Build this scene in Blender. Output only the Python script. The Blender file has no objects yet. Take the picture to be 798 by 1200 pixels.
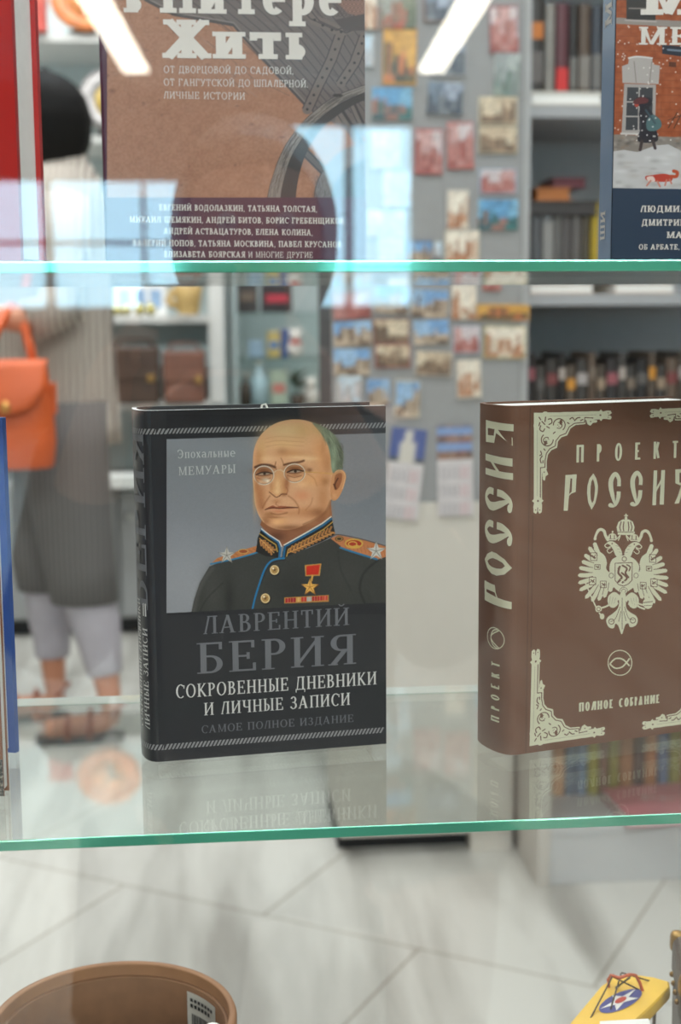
import bpy, bmesh, math, random
import numpy as np
from mathutils import Vector, Matrix
PI = math.pi
random.seed(7)
rng = np.random.RandomState(5)
scene = bpy.context.scene
COL = scene.collection

# ------------------------------------------------------------------ camera, world, lights, exposure
ZC = 1.03
FPX = 1605.7
PITCH, YAW, ROLL = .1396, .0909, -.0067
_cy, _sy = math.cos(YAW), math.sin(YAW)
FW = np.array([_sy*math.cos(PITCH), _cy*math.cos(PITCH), -math.sin(PITCH)])
_r0 = np.array([_cy, -_sy, 0.]); _u0 = np.cross(_r0, FW)
RT = math.cos(ROLL)*_r0 + math.sin(ROLL)*_u0
UP = -math.sin(ROLL)*_r0 + math.cos(ROLL)*_u0
CAM = np.array([0, 0, ZC])
cd = bpy.data.cameras.new('camera')
cd.sensor_fit = 'VERTICAL'; cd.sensor_height = 36; cd.sensor_width = 24
cd.lens = FPX/1200*36; cd.clip_start = .01; cd.clip_end = 100
cd.dof.use_dof = True; cd.dof.focus_distance = .775; cd.dof.aperture_fstop = 8.0
co = bpy.data.objects.new('camera', cd); COL.objects.link(co)
M4 = Matrix.Identity(4)
for i in range(3):
    M4[i][0], M4[i][1], M4[i][2], M4[i][3] = RT[i], UP[i], -FW[i], CAM[i]
co.matrix_world = M4
scene.camera = co

w = bpy.data.worlds.new('sky'); scene.world = w; w.use_nodes = True
bg = w.node_tree.nodes['Background']
bg.inputs[0].default_value = (.46, .80, 1., 1); bg.inputs[1].default_value = 8.6

vs = scene.view_settings
vs.view_transform = 'Standard'; vs.look = 'None'; vs.exposure = .2; vs.gamma = 1.0
vs.use_curve_mapping = False
scene.cycles.use_denoising = True
scene.cycles.max_bounces = 10; scene.cycles.transparent_max_bounces = 24
scene.cycles.sample_clamp_indirect = 4.0
scene.cycles.caustics_reflective = False; scene.cycles.caustics_refractive = False

def area(name, loc, rot, sx, sy, power, col=(.97, .985, 1)):
    l = bpy.data.lights.new(name, 'AREA'); l.shape = 'RECTANGLE'; l.size = sx; l.size_y = sy
    l.energy = power; l.color = col
    o = bpy.data.objects.new(name, l); COL.objects.link(o); o.location = loc; o.rotation_euler = rot
    return o
area('shop_ceiling_light', (-.3, 3.2, 3.08), (0, 0, 0), 3.0, .5, 60)
area('shop_ceiling_light', (-.3, 1.7, 3.08), (0, 0, 0), 3.0, .4, 32)
area('shop_wall_light', (-.6, 4.0, 3.08), (0, 0, 0), 2.6, .3, 30)
area('front_fill_light', (.35, -1.1, 3.1), (math.radians(38), 0, 0), 2.2, .8, 122, (.97, .985, 1))  # added fill light, brightens the book covers through the pane
area('display_fill_light', (.1, .80, 2.9), (0, 0, 0), 1.8, .12, 10)  # added unseen light above the display shelves

# ------------------------------------------------------------------ helpers
def ray(px, py):
    return FW + RT*(px-399)/FPX - UP*(py-600)/FPX
def at(px, py, Y):
    d = ray(px, py); return Vector(d*(Y/d[1]) + CAM)
def atz(px, py, z):
    d = ray(px, py); return Vector(d*((z-ZC)/d[2]) + CAM)

def lin(c):
    if isinstance(c, str):
        c = tuple(int(c[i:i+2], 16) for i in (1, 3, 5))
    if max(c) > 1: c = tuple(v/255 for v in c)
    return tuple(v/12.92 if v <= .04045 else ((v+.055)/1.055)**2.4 for v in c)

MATS = {}
def mat(name, col, rough=.5, metal=0., var=.06, scale=40., bump=0., bscale=300., trans=0., coat=0., spec=.5):
    if name in MATS: return MATS[name]
    m = bpy.data.materials.new(name); m.use_nodes = True
    nt = m.node_tree; b = nt.nodes['Principled BSDF']
    c = lin(col)
    tc = nt.nodes.new('ShaderNodeTexCoord')
    n = nt.nodes.new('ShaderNodeTexNoise'); n.inputs['Scale'].default_value = scale; n.inputs['Detail'].default_value = 4
    nt.links.new(tc.outputs['Object'], n.inputs['Vector'])
    r = nt.nodes.new('ShaderNodeValToRGB')
    r.color_ramp.elements[0].position = .3; r.color_ramp.elements[1].position = .7
    r.color_ramp.elements[0].color = tuple(max(0, v*(1-var)) for v in c)+(1,)
    r.color_ramp.elements[1].color = tuple(min(1, v*(1+var)) for v in c)+(1,)
    nt.links.new(n.outputs['Fac'], r.inputs['Fac']); nt.links.new(r.outputs['Color'], b.inputs['Base Color'])
    b.inputs['Roughness'].default_value = rough; b.inputs['Metallic'].default_value = metal
    b.inputs['Coat Weight'].default_value = coat; b.inputs['Specular IOR Level'].default_value = spec
    if trans: b.inputs['Transmission Weight'].default_value = trans
    if bump:
        n2 = nt.nodes.new('ShaderNodeTexNoise'); n2.inputs['Scale'].default_value = bscale
        nt.links.new(tc.outputs['Object'], n2.inputs['Vector'])
        bp = nt.nodes.new('ShaderNodeBump'); bp.inputs['Strength'].default_value = bump; bp.inputs['Distance'].default_value = .0006
        nt.links.new(n2.outputs['Fac'], bp.inputs['Height']); nt.links.new(bp.outputs['Normal'], b.inputs['Normal'])
    MATS[name] = m
    return m

def attr_mat(name, rough=.4, coat=0., var=.0, spec=.5):
    if name in MATS: return MATS[name]
    m = bpy.data.materials.new(name); m.use_nodes = True
    nt = m.node_tree; b = nt.nodes['Principled BSDF']
    a = nt.nodes.new('ShaderNodeAttribute'); a.attribute_name = 'print'
    nt.links.new(a.outputs['Color'], b.inputs['Base Color'])
    b.inputs['Roughness'].default_value = rough; b.inputs['Coat Weight'].default_value = coat
    b.inputs['Specular IOR Level'].default_value = spec
    MATS[name] = m
    return m

def glass_mat(name, tint, extra=0.0):
    m = bpy.data.materials.new(name); m.use_nodes = True
    nt = m.node_tree; nt.nodes.remove(nt.nodes['Principled BSDF'])
    out = nt.nodes['Material Output']
    g = nt.nodes.new('ShaderNodeNewGeometry')
    d = nt.nodes.new('ShaderNodeVectorMath'); d.operation = 'DOT_PRODUCT'
    nt.links.new(g.outputs['Incoming'], d.inputs[0]); nt.links.new(g.outputs['Normal'], d.inputs[1])
    def mth(op, a, b=None):
        n = nt.nodes.new('ShaderNodeMath'); n.operation = op
        for k, v in enumerate((a, b)):
            if v is None: continue
            if isinstance(v, (int, float)): n.inputs[k].default_value = v
            else: nt.links.new(v, n.inputs[k])
        return n.outputs[0]
    c = mth('ABSOLUTE', d.outputs['Value'])
    p = mth('POWER', mth('SUBTRACT', 1., c), 5.)
    f = mth('ADD', mth('MULTIPLY', p, .96), .04+extra)
    t = nt.nodes.new('ShaderNodeBsdfTransparent'); t.inputs[0].default_value = tint+(1,)
    gl = nt.nodes.new('ShaderNodeBsdfGlossy'); gl.inputs['Roughness'].default_value = 0.0
    mx = nt.nodes.new('ShaderNodeMixShader')
    nt.links.new(f, mx.inputs[0]); nt.links.new(t.outputs[0], mx.inputs[1]); nt.links.new(gl.outputs[0], mx.inputs[2])
    nt.links.new(mx.outputs[0], out.inputs['Surface'])
    return m

def emis_mat(name, col, s):
    m = bpy.data.materials.new(name); m.use_nodes = True
    b = m.node_tree.nodes['Principled BSDF']
    b.inputs['Base Color'].default_value = lin(col)+(1,)
    b.inputs['Emission Color'].default_value = lin(col)+(1,); b.inputs['Emission Strength'].default_value = s
    return m

class MB:
    def __init__(s): s.v = []; s.f = []; s.m = []; s.s = []
    def add(s, vs, fs, mi=0, sm=False):
        n = len(s.v); s.v += [tuple(v) for v in vs]
        for f in fs: s.f.append(tuple(i+n for i in f)); s.m.append(mi); s.s.append(sm)
        return s
    def box(s, x0, y0, z0, x1, y1, z1, mi=0, R=None, b=0.0):
        if b > 0:
            bm = bmesh.new(); bmesh.ops.create_cube(bm, size=1)
            for v in bm.verts: v.co = Vector(((x0+x1)/2+v.co.x*(x1-x0), (y0+y1)/2+v.co.y*(y1-y0), (z0+z1)/2+v.co.z*(z1-z0)))
            bmesh.ops.bevel(bm, geom=list(bm.edges), offset=b, segments=3, affect='EDGES', profile=.5)
            bm.verts.index_update()
            vs = [(R @ v.co if R else v.co) for v in bm.verts]
            s.add(vs, [[v.index for v in f.verts] for f in bm.faces], mi, False); bm.free(); return s
        vs = [Vector(p) for p in ((x0,y0,z0),(x1,y0,z0),(x1,y1,z0),(x0,y1,z0),(x0,y0,z1),(x1,y0,z1),(x1,y1,z1),(x0,y1,z1))]
        if R: vs = [R @ v for v in vs]
        return s.add(vs, [(0,3,2,1),(4,5,6,7),(0,1,5,4),(1,2,6,5),(2,3,7,6),(3,0,4,7)], mi)
    def prism(s, pts, ext, mi=0):
        """pts: 3D outline, ext: extrusion vector"""
        n = len(pts); e = Vector(ext)
        vs = [Vector(p) for p in pts] + [Vector(p)+e for p in pts]
        fs = [tuple(range(n))[::-1], tuple(range(n, 2*n))] + [(i, (i+1) % n, n+(i+1) % n, n+i) for i in range(n)]
        return s.add(vs, fs, mi)
    def loft(s, rings, mi=0, closed=True, caps=True, sm=True):
        n = len(rings[0]); vs = []; fs = []
        for r in rings: vs += r
        for k in range(len(rings)-1):
            for i in range(n if closed else n-1):
                j = (i+1) % n
                fs.append((k*n+i, k*n+j, (k+1)*n+j, (k+1)*n+i))
        if caps and closed: fs += [tuple(range(n))[::-1], tuple(range((len(rings)-1)*n, len(rings)*n))]
        return s.add(vs, fs, mi, sm)
    def lathe(s, prof, n=32, c=(0, 0, 0), mi=0, sm=True, axis='z'):
        rings = []
        for r, z in prof:
            ring = []
            for i in range(n):
                a = 2*PI*i/n
                p = (r*math.cos(a), r*math.sin(a), z)
                if axis == 'y': p = (p[0], z, -p[1])
                ring.append((p[0]+c[0], p[1]+c[1], p[2]+c[2]))
            rings.append(ring)
        return s.loft(rings, mi, True, False, sm)
    def ell(s, sections, n=24, mi=0, caps=True):
        """sections: (x,y,z,rx,ry[,rot])"""
        rings = []
        for q in sections:
            x, y, z, rx, ry = q[:5]; ro = q[5] if len(q) > 5 else 0
            ring = []
            for i in range(n):
                a = 2*PI*i/n; px, py = rx*math.cos(a), ry*math.sin(a)
                ring.append((x+px*math.cos(ro)-py*math.sin(ro), y+px*math.sin(ro)+py*math.cos(ro), z))
            rings.append(ring)
        return s.loft(rings, mi, True, caps, True)
    def tube(s, pts, r, n=8, mi=0):
        pts = [Vector(p) for p in pts]; rr = r if isinstance(r, (list, tuple)) else [r]*len(pts)
        rings = []; up = Vector((0, 0, 1))
        for i, p in enumerate(pts):
            t = (pts[min(i+1, len(pts)-1)]-pts[max(i-1, 0)]).normalized()
            a = t.cross(up)
            if a.length < .05: a = t.cross(Vector((1, 0, 0)))
            a.normalize(); b = a.cross(t).normalized()
            rings.append([p+(a*math.cos(2*PI*k/n)+b*math.sin(2*PI*k/n))*rr[i] for k in range(n)])
        return s.loft(rings, mi, True, True, True)
    def uvs(s, c, rx, ry, rz, n=20, m=12, mi=0, R=None):
        rings = []
        for j in range(m+1):
            t = -PI/2+PI*j/m; k = max(math.cos(t), .001)
            ring = [Vector((rx*k*math.cos(2*PI*i/n), ry*k*math.sin(2*PI*i/n), rz*math.sin(t))) for i in range(n)]
            if R: ring = [R @ v for v in ring]
            rings.append([v+Vector(c) for v in ring])
        return s.loft(rings, mi, True, True, True)
    def build(s, name, mats, parent=None, loc=None, rot=None, bev=0., sub=0):
        me = bpy.data.meshes.new(name); me.from_pydata(s.v, [], s.f); me.update()
        for m in (mats if isinstance(mats, (list, tuple)) else [mats]): me.materials.append(m)
        me.polygons.foreach_set('material_index', s.m); me.polygons.foreach_set('use_smooth', s.s)
        o = bpy.data.objects.new(name, me); COL.objects.link(o)
        if parent is not None: o.parent = parent
        if loc is not None: o.location = loc
        if rot is not None: o.rotation_euler = rot
        if bev:
            md = o.modifiers.new('bevel', 'BEVEL'); md.width = bev; md.segments = 2; md.limit_method = 'ANGLE'
        if sub:
            md = o.modifiers.new('sub', 'SUBSURF'); md.levels = sub; md.render_levels = sub
        return o

def tag(o, label=None, cat=None, group=None, kind=None):
    if label: o['label'] = label
    if cat: o['category'] = cat
    if group: o['group'] = group
    if kind: o['kind'] = kind
    return o
def empty(name, loc, rz=0., label=None, cat=None, group=None):
    o = bpy.data.objects.new(name, None); COL.objects.link(o); o.empty_display_size = .05
    o.location = loc; o.rotation_euler = (0, 0, rz)
    return tag(o, label, cat, group)
def part(o, label): o['label'] = label; return o

# ------------------------------------------------------------------ lettering: drawn glyphs
def ringpoly(cx, cy, rx, ry, s, h, a0, a1, n=20):
    out = []
    for i in range(n):
        a, b = math.radians(a0+(a1-a0)*i/n), math.radians(a0+(a1-a0)*(i+1)/n)
        out.append([(cx+rx*math.cos(a), cy+ry*math.sin(a)), (cx+rx*math.cos(b), cy+ry*math.sin(b)),
                    (cx+(rx-s)*math.cos(b), cy+(ry-h)*math.sin(b)), (cx+(rx-s)*math.cos(a), cy+(ry-h)*math.sin(a))])
    return out
def ln(xa, ya, xb, yb, t):
    d = math.hypot(xb-xa, yb-ya); nx, ny = -(yb-ya)/d*t/2, (xb-xa)/d*t/2
    return [(xa+nx, ya+ny), (xb+nx, yb+ny), (xb-nx, yb-ny), (xa-nx, ya-ny)]
def stroke(pts, ws):
    """variable width polyline -> quads"""
    L, Rr = [], []
    for i, p in enumerate(pts):
        a = pts[max(i-1, 0)]; b = pts[min(i+1, len(pts)-1)]
        d = math.hypot(b[0]-a[0], b[1]-a[1]) or 1
        nx, ny = -(b[1]-a[1])/d, (b[0]-a[0])/d
        wv = ws[i] if isinstance(ws, (list, tuple)) else ws
        L.append((p[0]+nx*wv/2, p[1]+ny*wv/2)); Rr.append((p[0]-nx*wv/2, p[1]-ny*wv/2))
    return [[L[i], L[i+1], Rr[i+1], Rr[i]] for i in range(len(pts)-1)]
def smooth_pts(pts, n=6, closed=False):
    out = []; N = len(pts)
    rg = range(N if closed else N-1)
    for i in rg:
        g = lambda k: pts[k % N] if closed else pts[min(max(k, 0), N-1)]
        p0, p1, p2, p3 = g(i-1), g(i), g(i+1), g(i+2)
        for k in range(n):
            t = k/n
            out.append(tuple(.5*((2*p1[c])+(-p0[c]+p2[c])*t+(2*p0[c]-5*p1[c]+4*p2[c]-p3[c])*t*t+(-p0[c]+3*p1[c]-3*p2[c]+p3[c])*t**3) for c in (0, 1)))
    if not closed: out.append(tuple(pts[-1]))
    return out

SERIF = dict(s=.13, h=.062, l=.075, t=.042, wd=1.)
SLAB = dict(s=.17, h=.12, l=.075, t=.10, wd=1.05)
SLABX = dict(s=.23, h=.16, l=.09, t=.13, wd=1.08)
SLABL = dict(s=.105, h=.08, l=.07, t=.07, wd=1.05)
SANS = dict(s=.17, h=.13, l=0., t=0., wd=.8)

def glyph(ch, P):
    s, h, l, t, wd = P['s'], P['h'], P['l'], P['t'], P['wd']
    q = []; x = l
    R = lambda a, b, c, d: q.append([(a, b), (c, b), (c, d), (a, d)])
    def sf(cx, y, hw=None):      # serif foot centred at cx
        if t <= 0: return
        hw = s/2+l if hw is None else hw
        R(cx-hw, y if y < .5 else y-t, cx+hw, y+t if y < .5 else y)
    def V(x, y0=0., y1=1., b=1, tp=1, w=None):
        w = s if w is None else w
        R(x, y0, x+w, y1)
        if b: sf(x+w/2, y0, w/2+l)
        if tp: sf(x+w/2, y1, w/2+l)
    def tick(x, y, dy):
        if t > 0: R(x-h*1.1, min(y, y+dy), x, max(y, y+dy))
    def bowl(x, cy, ry, rx, fl):
        R(x, cy+ry-h, x+fl, cy+ry); R(x, cy-ry, x+fl, cy-ry+h)
        q.extend(ringpoly(x+fl, cy, rx, ry, s, h, -90, 90, 14))
    if ch == ' ': return [], .32
    if ch == ',': q.append([(.02, -.16), (.08, -.16), (.17, .12), (.04, .12)]); return q, .2
    if ch == '.': R(.04, 0, .04+max(s, .1), max(s, .1)); return q, .2
    low = {'а', 'е', 'р', 'т'}
    if ch.lower() == ch and ch not in low and ch.upper() != ch:
        k = .70; P2 = dict(P); P2['s'] = s/k*.92; P2['h'] = h/k*.92; P2['t'] = t/k*.9; P2['l'] = l/k*.8
        q2, w2 = glyph(ch.upper(), P2)
        return [[(a*k*1.0, b*k) for a, b in p] for p in q2], w2*k
    if ch == 'т':
        k = .70; x = .30*wd; R(.05, k-h, .05+.62*wd, k); R(x, 0, x+s, k); sf(x+s/2, 0)
        if t > 0: R(.05, k-.22, .05+h, k); R(.05+.62*wd-h, k-.22, .05+.62*wd, k)
        return q, .72*wd
    if ch == 'а':
        q.extend(ringpoly(.24, .2, .21, .2, s, h, 60, 270, 14)); R(.36, 0, .36+s, .5)
        R(.22, 0, .40, h); R(.22, .4-h, .4, .4); q.extend(ringpoly(.26, .46, .22, .23, s, h, 0, 150, 12)); sf(.42+s/2, 0, s/2+l*.6)
        return q, .56
    if ch == 'е':
        q.extend(ringpoly(.30, .35, .28, .36, s, h, 0, 315, 26)); R(.1, .33, .57, .33+h)
        return q, .62
    if ch == 'р':
        R(.09, -.3, .09+s, .7); sf(.09+s/2, -.3, s/2+l)
        if t > 0: R(.02, .7-t, .12, .7)
        q.extend(ringpoly(.34, .35, .28, .36, s, h, -150, 150, 26))
        return q, .68
    if ch == 'А':
        W = .70*wd; q.append(ln(.07, 0, W*.5, 1, h*1.25 if t < .08 else s*.85)); q.append([(W-.07-s, 0), (W-.05, 0), (W*.5+s*.45, 1), (W*.5-s*.6, 1)])
        R(.17*wd, .28, W-.18*wd, .28+h); sf(.07, 0, h/2+l); sf(W-.07-s*.4, 0); return q, W+l*.6
    if ch == 'Б':
        V(x, tp=1); R(x, 1-h, x+.47*wd, 1); tick(x+.47*wd, 1, -.24); bowl(x, .29, .29, .26*wd, .22*wd); return q, x+.52*wd
    if ch == 'В':
        V(x); bowl(x, .76, .24, .22*wd, .2*wd); bowl(x, .28, .28, .26*wd, .22*wd); return q, x+.52*wd
    if ch == 'Г':
        V(x); R(x, 1-h, x+.48*wd, 1); tick(x+.48*wd, 1, -.26); return q, x+.5*wd
    if ch == 'Д':
        W = .74*wd; q.append(ln(.14, h, .25, 1, max(h, s*.6))); R(W-.1-s, 0, W-.1, 1); R(.17, 1-max(h, t), W-.1+l, 1)
        R(.02, 0, W, h); R(.02, -.2, .02+max(h, .05), h); R(W-max(h, .05), -.2, W, h); return q, W+.03
    if ch in 'Е':
        V(x); W = .48*wd; R(x, 1-h, x+W, 1); R(x, 0, x+W+.03, h); R(x, .5-h/2, x+W*.78, .5+h/2)
        tick(x+W, 1, -.24); tick(x+W+.03, 0, .26)
        if t > 0: tick(x+W*.78, .5-.11, .22)
        return q, x+W+.06
    if ch == 'Ж':
        c = .47*wd; k = s*.95 if t > .08 else s*.75
        R(c-s/2, 0, c+s/2, 1); sf(c, 0); sf(c, 1)
        for sg in (-1, 1):
            q.append(ln(c, .5, c+sg*.34*wd, .97, k*.85)); q.append(ln(c, .55, c+sg*.37*wd, .02, k))
            sf(c+sg*.35*wd, 1, .1*wd); sf(c+sg*.38*wd, 0, .1*wd)
        return q, .94*wd
    if ch == 'З':
        q.extend(ringpoly(.25*wd, .755, .22*wd, .26, s, h, -90, 160, 16)); q.extend(ringpoly(.25*wd, .27, .26*wd, .28, s, h, -165, 90, 18))
        R(.16*wd, .5, .27*wd, .5+h); return q, .55*wd
    if ch in 'ИЙ':
        b = x+.46*wd; V(x); V(b); q.append(ln(x+s*.6, .1, b+s*.4, .9, h*1.15 if t < .08 else s*.8))
        if ch == 'Й': c = (x+b+s)/2; q.extend(ringpoly(c, 1.24, .15, .15, max(h, .05), max(h, .05), 190, 350, 10))
        return q, b+s+l
    if ch == 'К':
        V(x); q.append(ln(x+s, .46, x+.46*wd, .97, h*1.3 if t < .08 else s*.85)); q.append(ln(x+s*1.2, .58, x+.50*wd, .03, s*.95))
        sf(x+.47*wd, 1, .1*wd); sf(x+.52*wd, 0, .11*wd); return q, x+.60*wd
    if ch == 'Л':
        b = .46*wd; V(b, tp=0); R(.2, 1-max(h, t), b+s+l*.8, 1); q.append(ln(.09, .02, .27, .98, h*1.3 if t < .08 else s*.8)); sf(.09, 0, .09)
        return q, b+s+l
    if ch == 'М':
        b = .66*wd; hs = max(h, s*.5) if t < .08 else s*.85; V(x+.02, w=hs); V(b)
        q.append([(x, 1), (x+s, 1), (x+.36*wd, .02), (x+.31*wd, .02)]); q.append(ln(x+.335*wd, .03, b+s*.3, .97, hs)); return q, b+s+l
    if ch == 'Н':
        b = x+.44*wd; V(x); V(b); R(x, .5-h/2, b+s, .5+h/2); return q, b+s+l
    if ch == 'О':
        q.extend(ringpoly(.37*wd, .5, .35*wd, .52, s, h, 0, 360, 36)); return q, .74*wd
    if ch == 'П':
        b = x+.44*wd; V(x); V(b); R(x, 1-h, b+s, 1); return q, b+s+l
    if ch == 'Р':
        V(x); bowl(x, .735, .265, .25*wd, .2*wd); return q, x+.47*wd
    if ch == 'С':
        q.extend(ringpoly(.36*wd, .5, .34*wd, .52, s, h, 48, 312, 30))
        if t > 0: R(.36*wd+.34*wd*.62, .7, .36*wd+.34*wd*.62+h*1.1, .95)
        return q, .64*wd
    if ch == 'Т':
        c = .31*wd; R(c-s/2, 0, c+s/2, 1); sf(c, 0); R(.03, 1-h, .59*wd, 1)
        if t > 0: R(.03, .74, .03+h*1.1, 1); R(.59*wd-h*1.1, .74, .59*wd, 1)
        return q, .62*wd
    if ch == 'У':
        q.append(ln(.08, .97, .34*wd, .36, s*.95)); q.append(ln(.58*wd, .97, .22*wd, .05, h*1.3 if t < .08 else s*.8)); R(.08, 0, .24*wd, max(h, t))
        sf(.1, 1, .11*wd); sf(.57*wd, 1, .1*wd); return q, .66*wd
    if ch == 'Х':
        q.append(ln(.1, .97, .54*wd, .03, s)); q.append(ln(.53*wd, .97, .1, .03, h*1.3 if t < .08 else s*.85))
        for a, b in ((.1, 0), (.1, 1), (.55*wd, 0), (.54*wd, 1)): sf(a, b, .1)
        return q, .66*wd
    if ch == 'Ц':
        b = x+.44*wd; V(x, b=0); V(b, b=0); R(x, 0, b+s+.1, h); R(b+s+.1-max(h, .05), -.2, b+s+.1, h); return q, b+s+.12
    if ch == 'Ч':
        b = x+.40*wd; V(b); R(x, .55, x+s, 1); sf(x+s/2, 1); q.extend(ringpoly(x+.22*wd, .6, .22*wd, .2, s, h, 180, 285, 8)); R(x+.2*wd, .4, b, .4+h); return q, b+s+l
    if ch in 'ШЩ':
        d = .36*wd; 
        for k in range(3): V(x+d*k, b=0)
        e = x+2*d+s; R(x, 0, e, h)
        if ch == 'Щ': R(e, 0, e+.1, h); R(e+.1-max(h, .05), -.2, e+.1, h); e += .06
        return q, e+l
    if ch == 'Ь':
        V(x); bowl(x, .29, .29, .26*wd, .2*wd); return q, x+.49*wd
    if ch == 'Ы':
        V(x); bowl(x, .29, .29, .24*wd, .16*wd); V(x+.52*wd); return q, x+.52*wd+s+l
    if ch == 'Э':
        q.extend(ringpoly(.27*wd, .5, .34*wd, .52, s, h, -135, 135, 28)); R(.18*wd, .5-h/2, .5*wd, .5+h/2)
        if t > 0: R(.02, .7, .02+h*1.1, .95)
        return q, .66*wd
    if ch == 'Ю':
        V(x); R(x, .5-h/2, x+.3, .5+h/2); q.extend(ringpoly(x+.56*wd, .5, .30*wd, .52, s, h, 0, 360, 32)); return q, x+.9*wd
    if ch == 'Я':
        b = .42*wd; V(b); R(b-.14, 1-h, b+s, 1); R(b-.14, .46, b+s, .46+h)
        q.extend(ringpoly(b-.14, .73, .23*wd, .27, s, h, 90, 270, 14)); q.append(ln(b-.04, .5, .1, .02, s*.9)); sf(.1, 0, .11)
        return q, b+s+l
    return [], .3

def layout(txt, P, gap=.07):
    polys = []; x = 0.
    for ch in txt:
        q, wv = glyph(ch, P)
        polys += [[(a+x, b) for a, b in p] for p in q]; x += wv+gap
    return polys, x-gap

# ------------------------------------------------------------------ printed pictures: a small paint box whose result is a fine coloured mesh
class Canvas:
    def __init__(s, x0, y0, x1, y1, res, base=(128, 128, 128)):
        s.x0, s.y0, s.res = x0, y0, res
        s.nx, s.ny = int((x1-x0)*res)+1, int((y1-y0)*res)+1
        s.a = np.zeros((s.ny, s.nx, 3)); s.a[:] = np.array(base)/255.
        s.T(0, 0, 1)
    def T(s, ox, oy, k): s.ox, s.oy, s.k = ox, oy, k; return s
    def pt(s, p): return ((s.ox+p[0]/s.k-s.x0)*s.res, (s.oy+p[1]/s.k-s.y0)*s.res)
    def _bb(s, P, m):
        x0 = max(0, int(P[:, 0].min()-m)); x1 = min(s.nx, int(P[:, 0].max()+m)+2)
        y0 = max(0, int(P[:, 1].min()-m)); y1 = min(s.ny, int(P[:, 1].max()+m)+2)
        if x1 <= x0 or y1 <= y0: return None
        Y, X = np.mgrid[y0:y1, x0:x1]
        return x0, x1, y0, y1, X.astype(float), Y.astype(float)
    def _mix(s, bb, c, al):
        x0, x1, y0, y1 = bb[:4]
        t = s.a[y0:y1, x0:x1]; t += (np.array(c)/255.-t)*al[..., None]
    @staticmethod
    def _seg(X, Y, a, b):
        dx, dy = b[0]-a[0], b[1]-a[1]; L = dx*dx+dy*dy+1e-9
        t = np.clip(((X-a[0])*dx+(Y-a[1])*dy)/L, 0, 1)
        return np.hypot(X-a[0]-t*dx, Y-a[1]-t*dy)
    def fill(s, pts, c, f=1., al=1., sm=False):
        if sm: pts = smooth_pts(pts, 5, True)
        P = np.array([s.pt(p) for p in pts]); f = max(f*s.res/s.k, 1.) if f != 1. else 1.
        bb = s._bb(P, f+1)
        if bb is None: return
        X, Y = bb[4], bb[5]; D = np.full(X.shape, 1e9); ins = np.zeros(X.shape, bool)
        for i in range(len(P)):
            a, b = P[i-1], P[i]
            D = np.minimum(D, s._seg(X, Y, a, b))
            if a[1] != b[1]:
                ins ^= ((a[1] > Y) != (b[1] > Y)) & (X < (b[0]-a[0])*(Y-a[1])/(b[1]-a[1])+a[0])
        sd = np.where(ins, D, -D)
        v = np.clip(.5+sd/f, 0, 1); s._mix(bb, c, v*v*(3-2*v)*al)
    def line(s, pts, wd, c, al=1., f=1., sm=True):
        if sm and len(pts) > 2: pts = smooth_pts(pts, 5)
        P = np.array([s.pt(p) for p in pts]); hw = wd*s.res/s.k/2; f = max(f*s.res/s.k, 1.) if f != 1. else 1.
        bb = s._bb(P, hw+f+1)
        if bb is None: return
        D = np.full(bb[4].shape, 1e9)
        for i in range(len(P)-1): D = np.minimum(D, s._seg(bb[4], bb[5], P[i], P[i+1]))
        s._mix(bb, c, np.clip(.5+(hw-D)/f, 0, 1)*al)
    def blob(s, x, y, rx, ry, c, al=.5, rot=0.):
        q = np.array([s.pt((x, y))]); rx, ry = rx*s.res/s.k, ry*s.res/s.k; m = 2.2*max(rx, ry)
        bb = s._bb(q, m)
        if bb is None: return
        X, Y = bb[4]-q[0, 0], bb[5]-q[0, 1]; ro = math.radians(rot)
        U = X*math.cos(ro)+Y*math.sin(ro); W = -X*math.sin(ro)+Y*math.cos(ro)
        s._mix(bb, c, np.exp(-((U/rx)**2+(W/ry)**2)*1.2)*al)
    def ring(s, x, y, rx, ry, wd, c, al=1., a0=0, a1=360):
        s.line([(x+rx*math.cos(math.radians(a0+(a1-a0)*i/28)), y+ry*math.sin(math.radians(a0+(a1-a0)*i/28))) for i in range(29)], wd, c, al, sm=False)
    def disc(s, x, y, rx, ry, c, al=1., f=1.):
        s.fill([(x+rx*math.cos(2*PI*i/24), y+ry*math.sin(2*PI*i/24)) for i in range(24)], c, f, al)
    def noise(s, amp, cell):
        g = rng.rand(int(s.ny/cell)+3, int(s.nx/cell)+3)-.5
        yy, xx = np.arange(s.ny)/cell, np.arange(s.nx)/cell
        iy, ix = yy.astype(int), xx.astype(int); fy, fx = (yy-iy)[:, None], (xx-ix)[None]
        n = (g[iy][:, ix]*(1-fx)+g[iy][:, ix+1]*fx)*(1-fy)+(g[iy+1][:, ix]*(1-fx)+g[iy+1][:, ix+1]*fx)*fy
        s.a = np.clip(s.a+n[..., None]*amp/255., 0, 1)
    def mesh(s, name, mapfn, material, parent, attr='print'):
        xs = s.x0+np.arange(s.nx)/s.res; ys = s.y0+np.arange(s.ny)/s.res
        X, Y = np.meshgrid(xs, ys); co_ = mapfn(X.ravel(), Y.ravel())
        idx = np.arange(s.nx*s.ny).reshape(s.ny, s.nx)
        q = np.stack([idx[1:, :-1], idx[1:, 1:], idx[:-1, 1:], idx[:-1, :-1]], -1).reshape(-1, 4)
        me = bpy.data.meshes.new(name)
        me.vertices.add(len(co_)); me.vertices.foreach_set('co', co_.astype(np.float32).ravel())
        me.loops.add(q.size); me.loops.foreach_set('vertex_index', q.ravel().astype(np.int32))
        me.polygons.add(len(q)); me.polygons.foreach_set('loop_start', np.arange(0, q.size, 4, dtype=np.int32))
        me.update(calc_edges=True)
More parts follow.
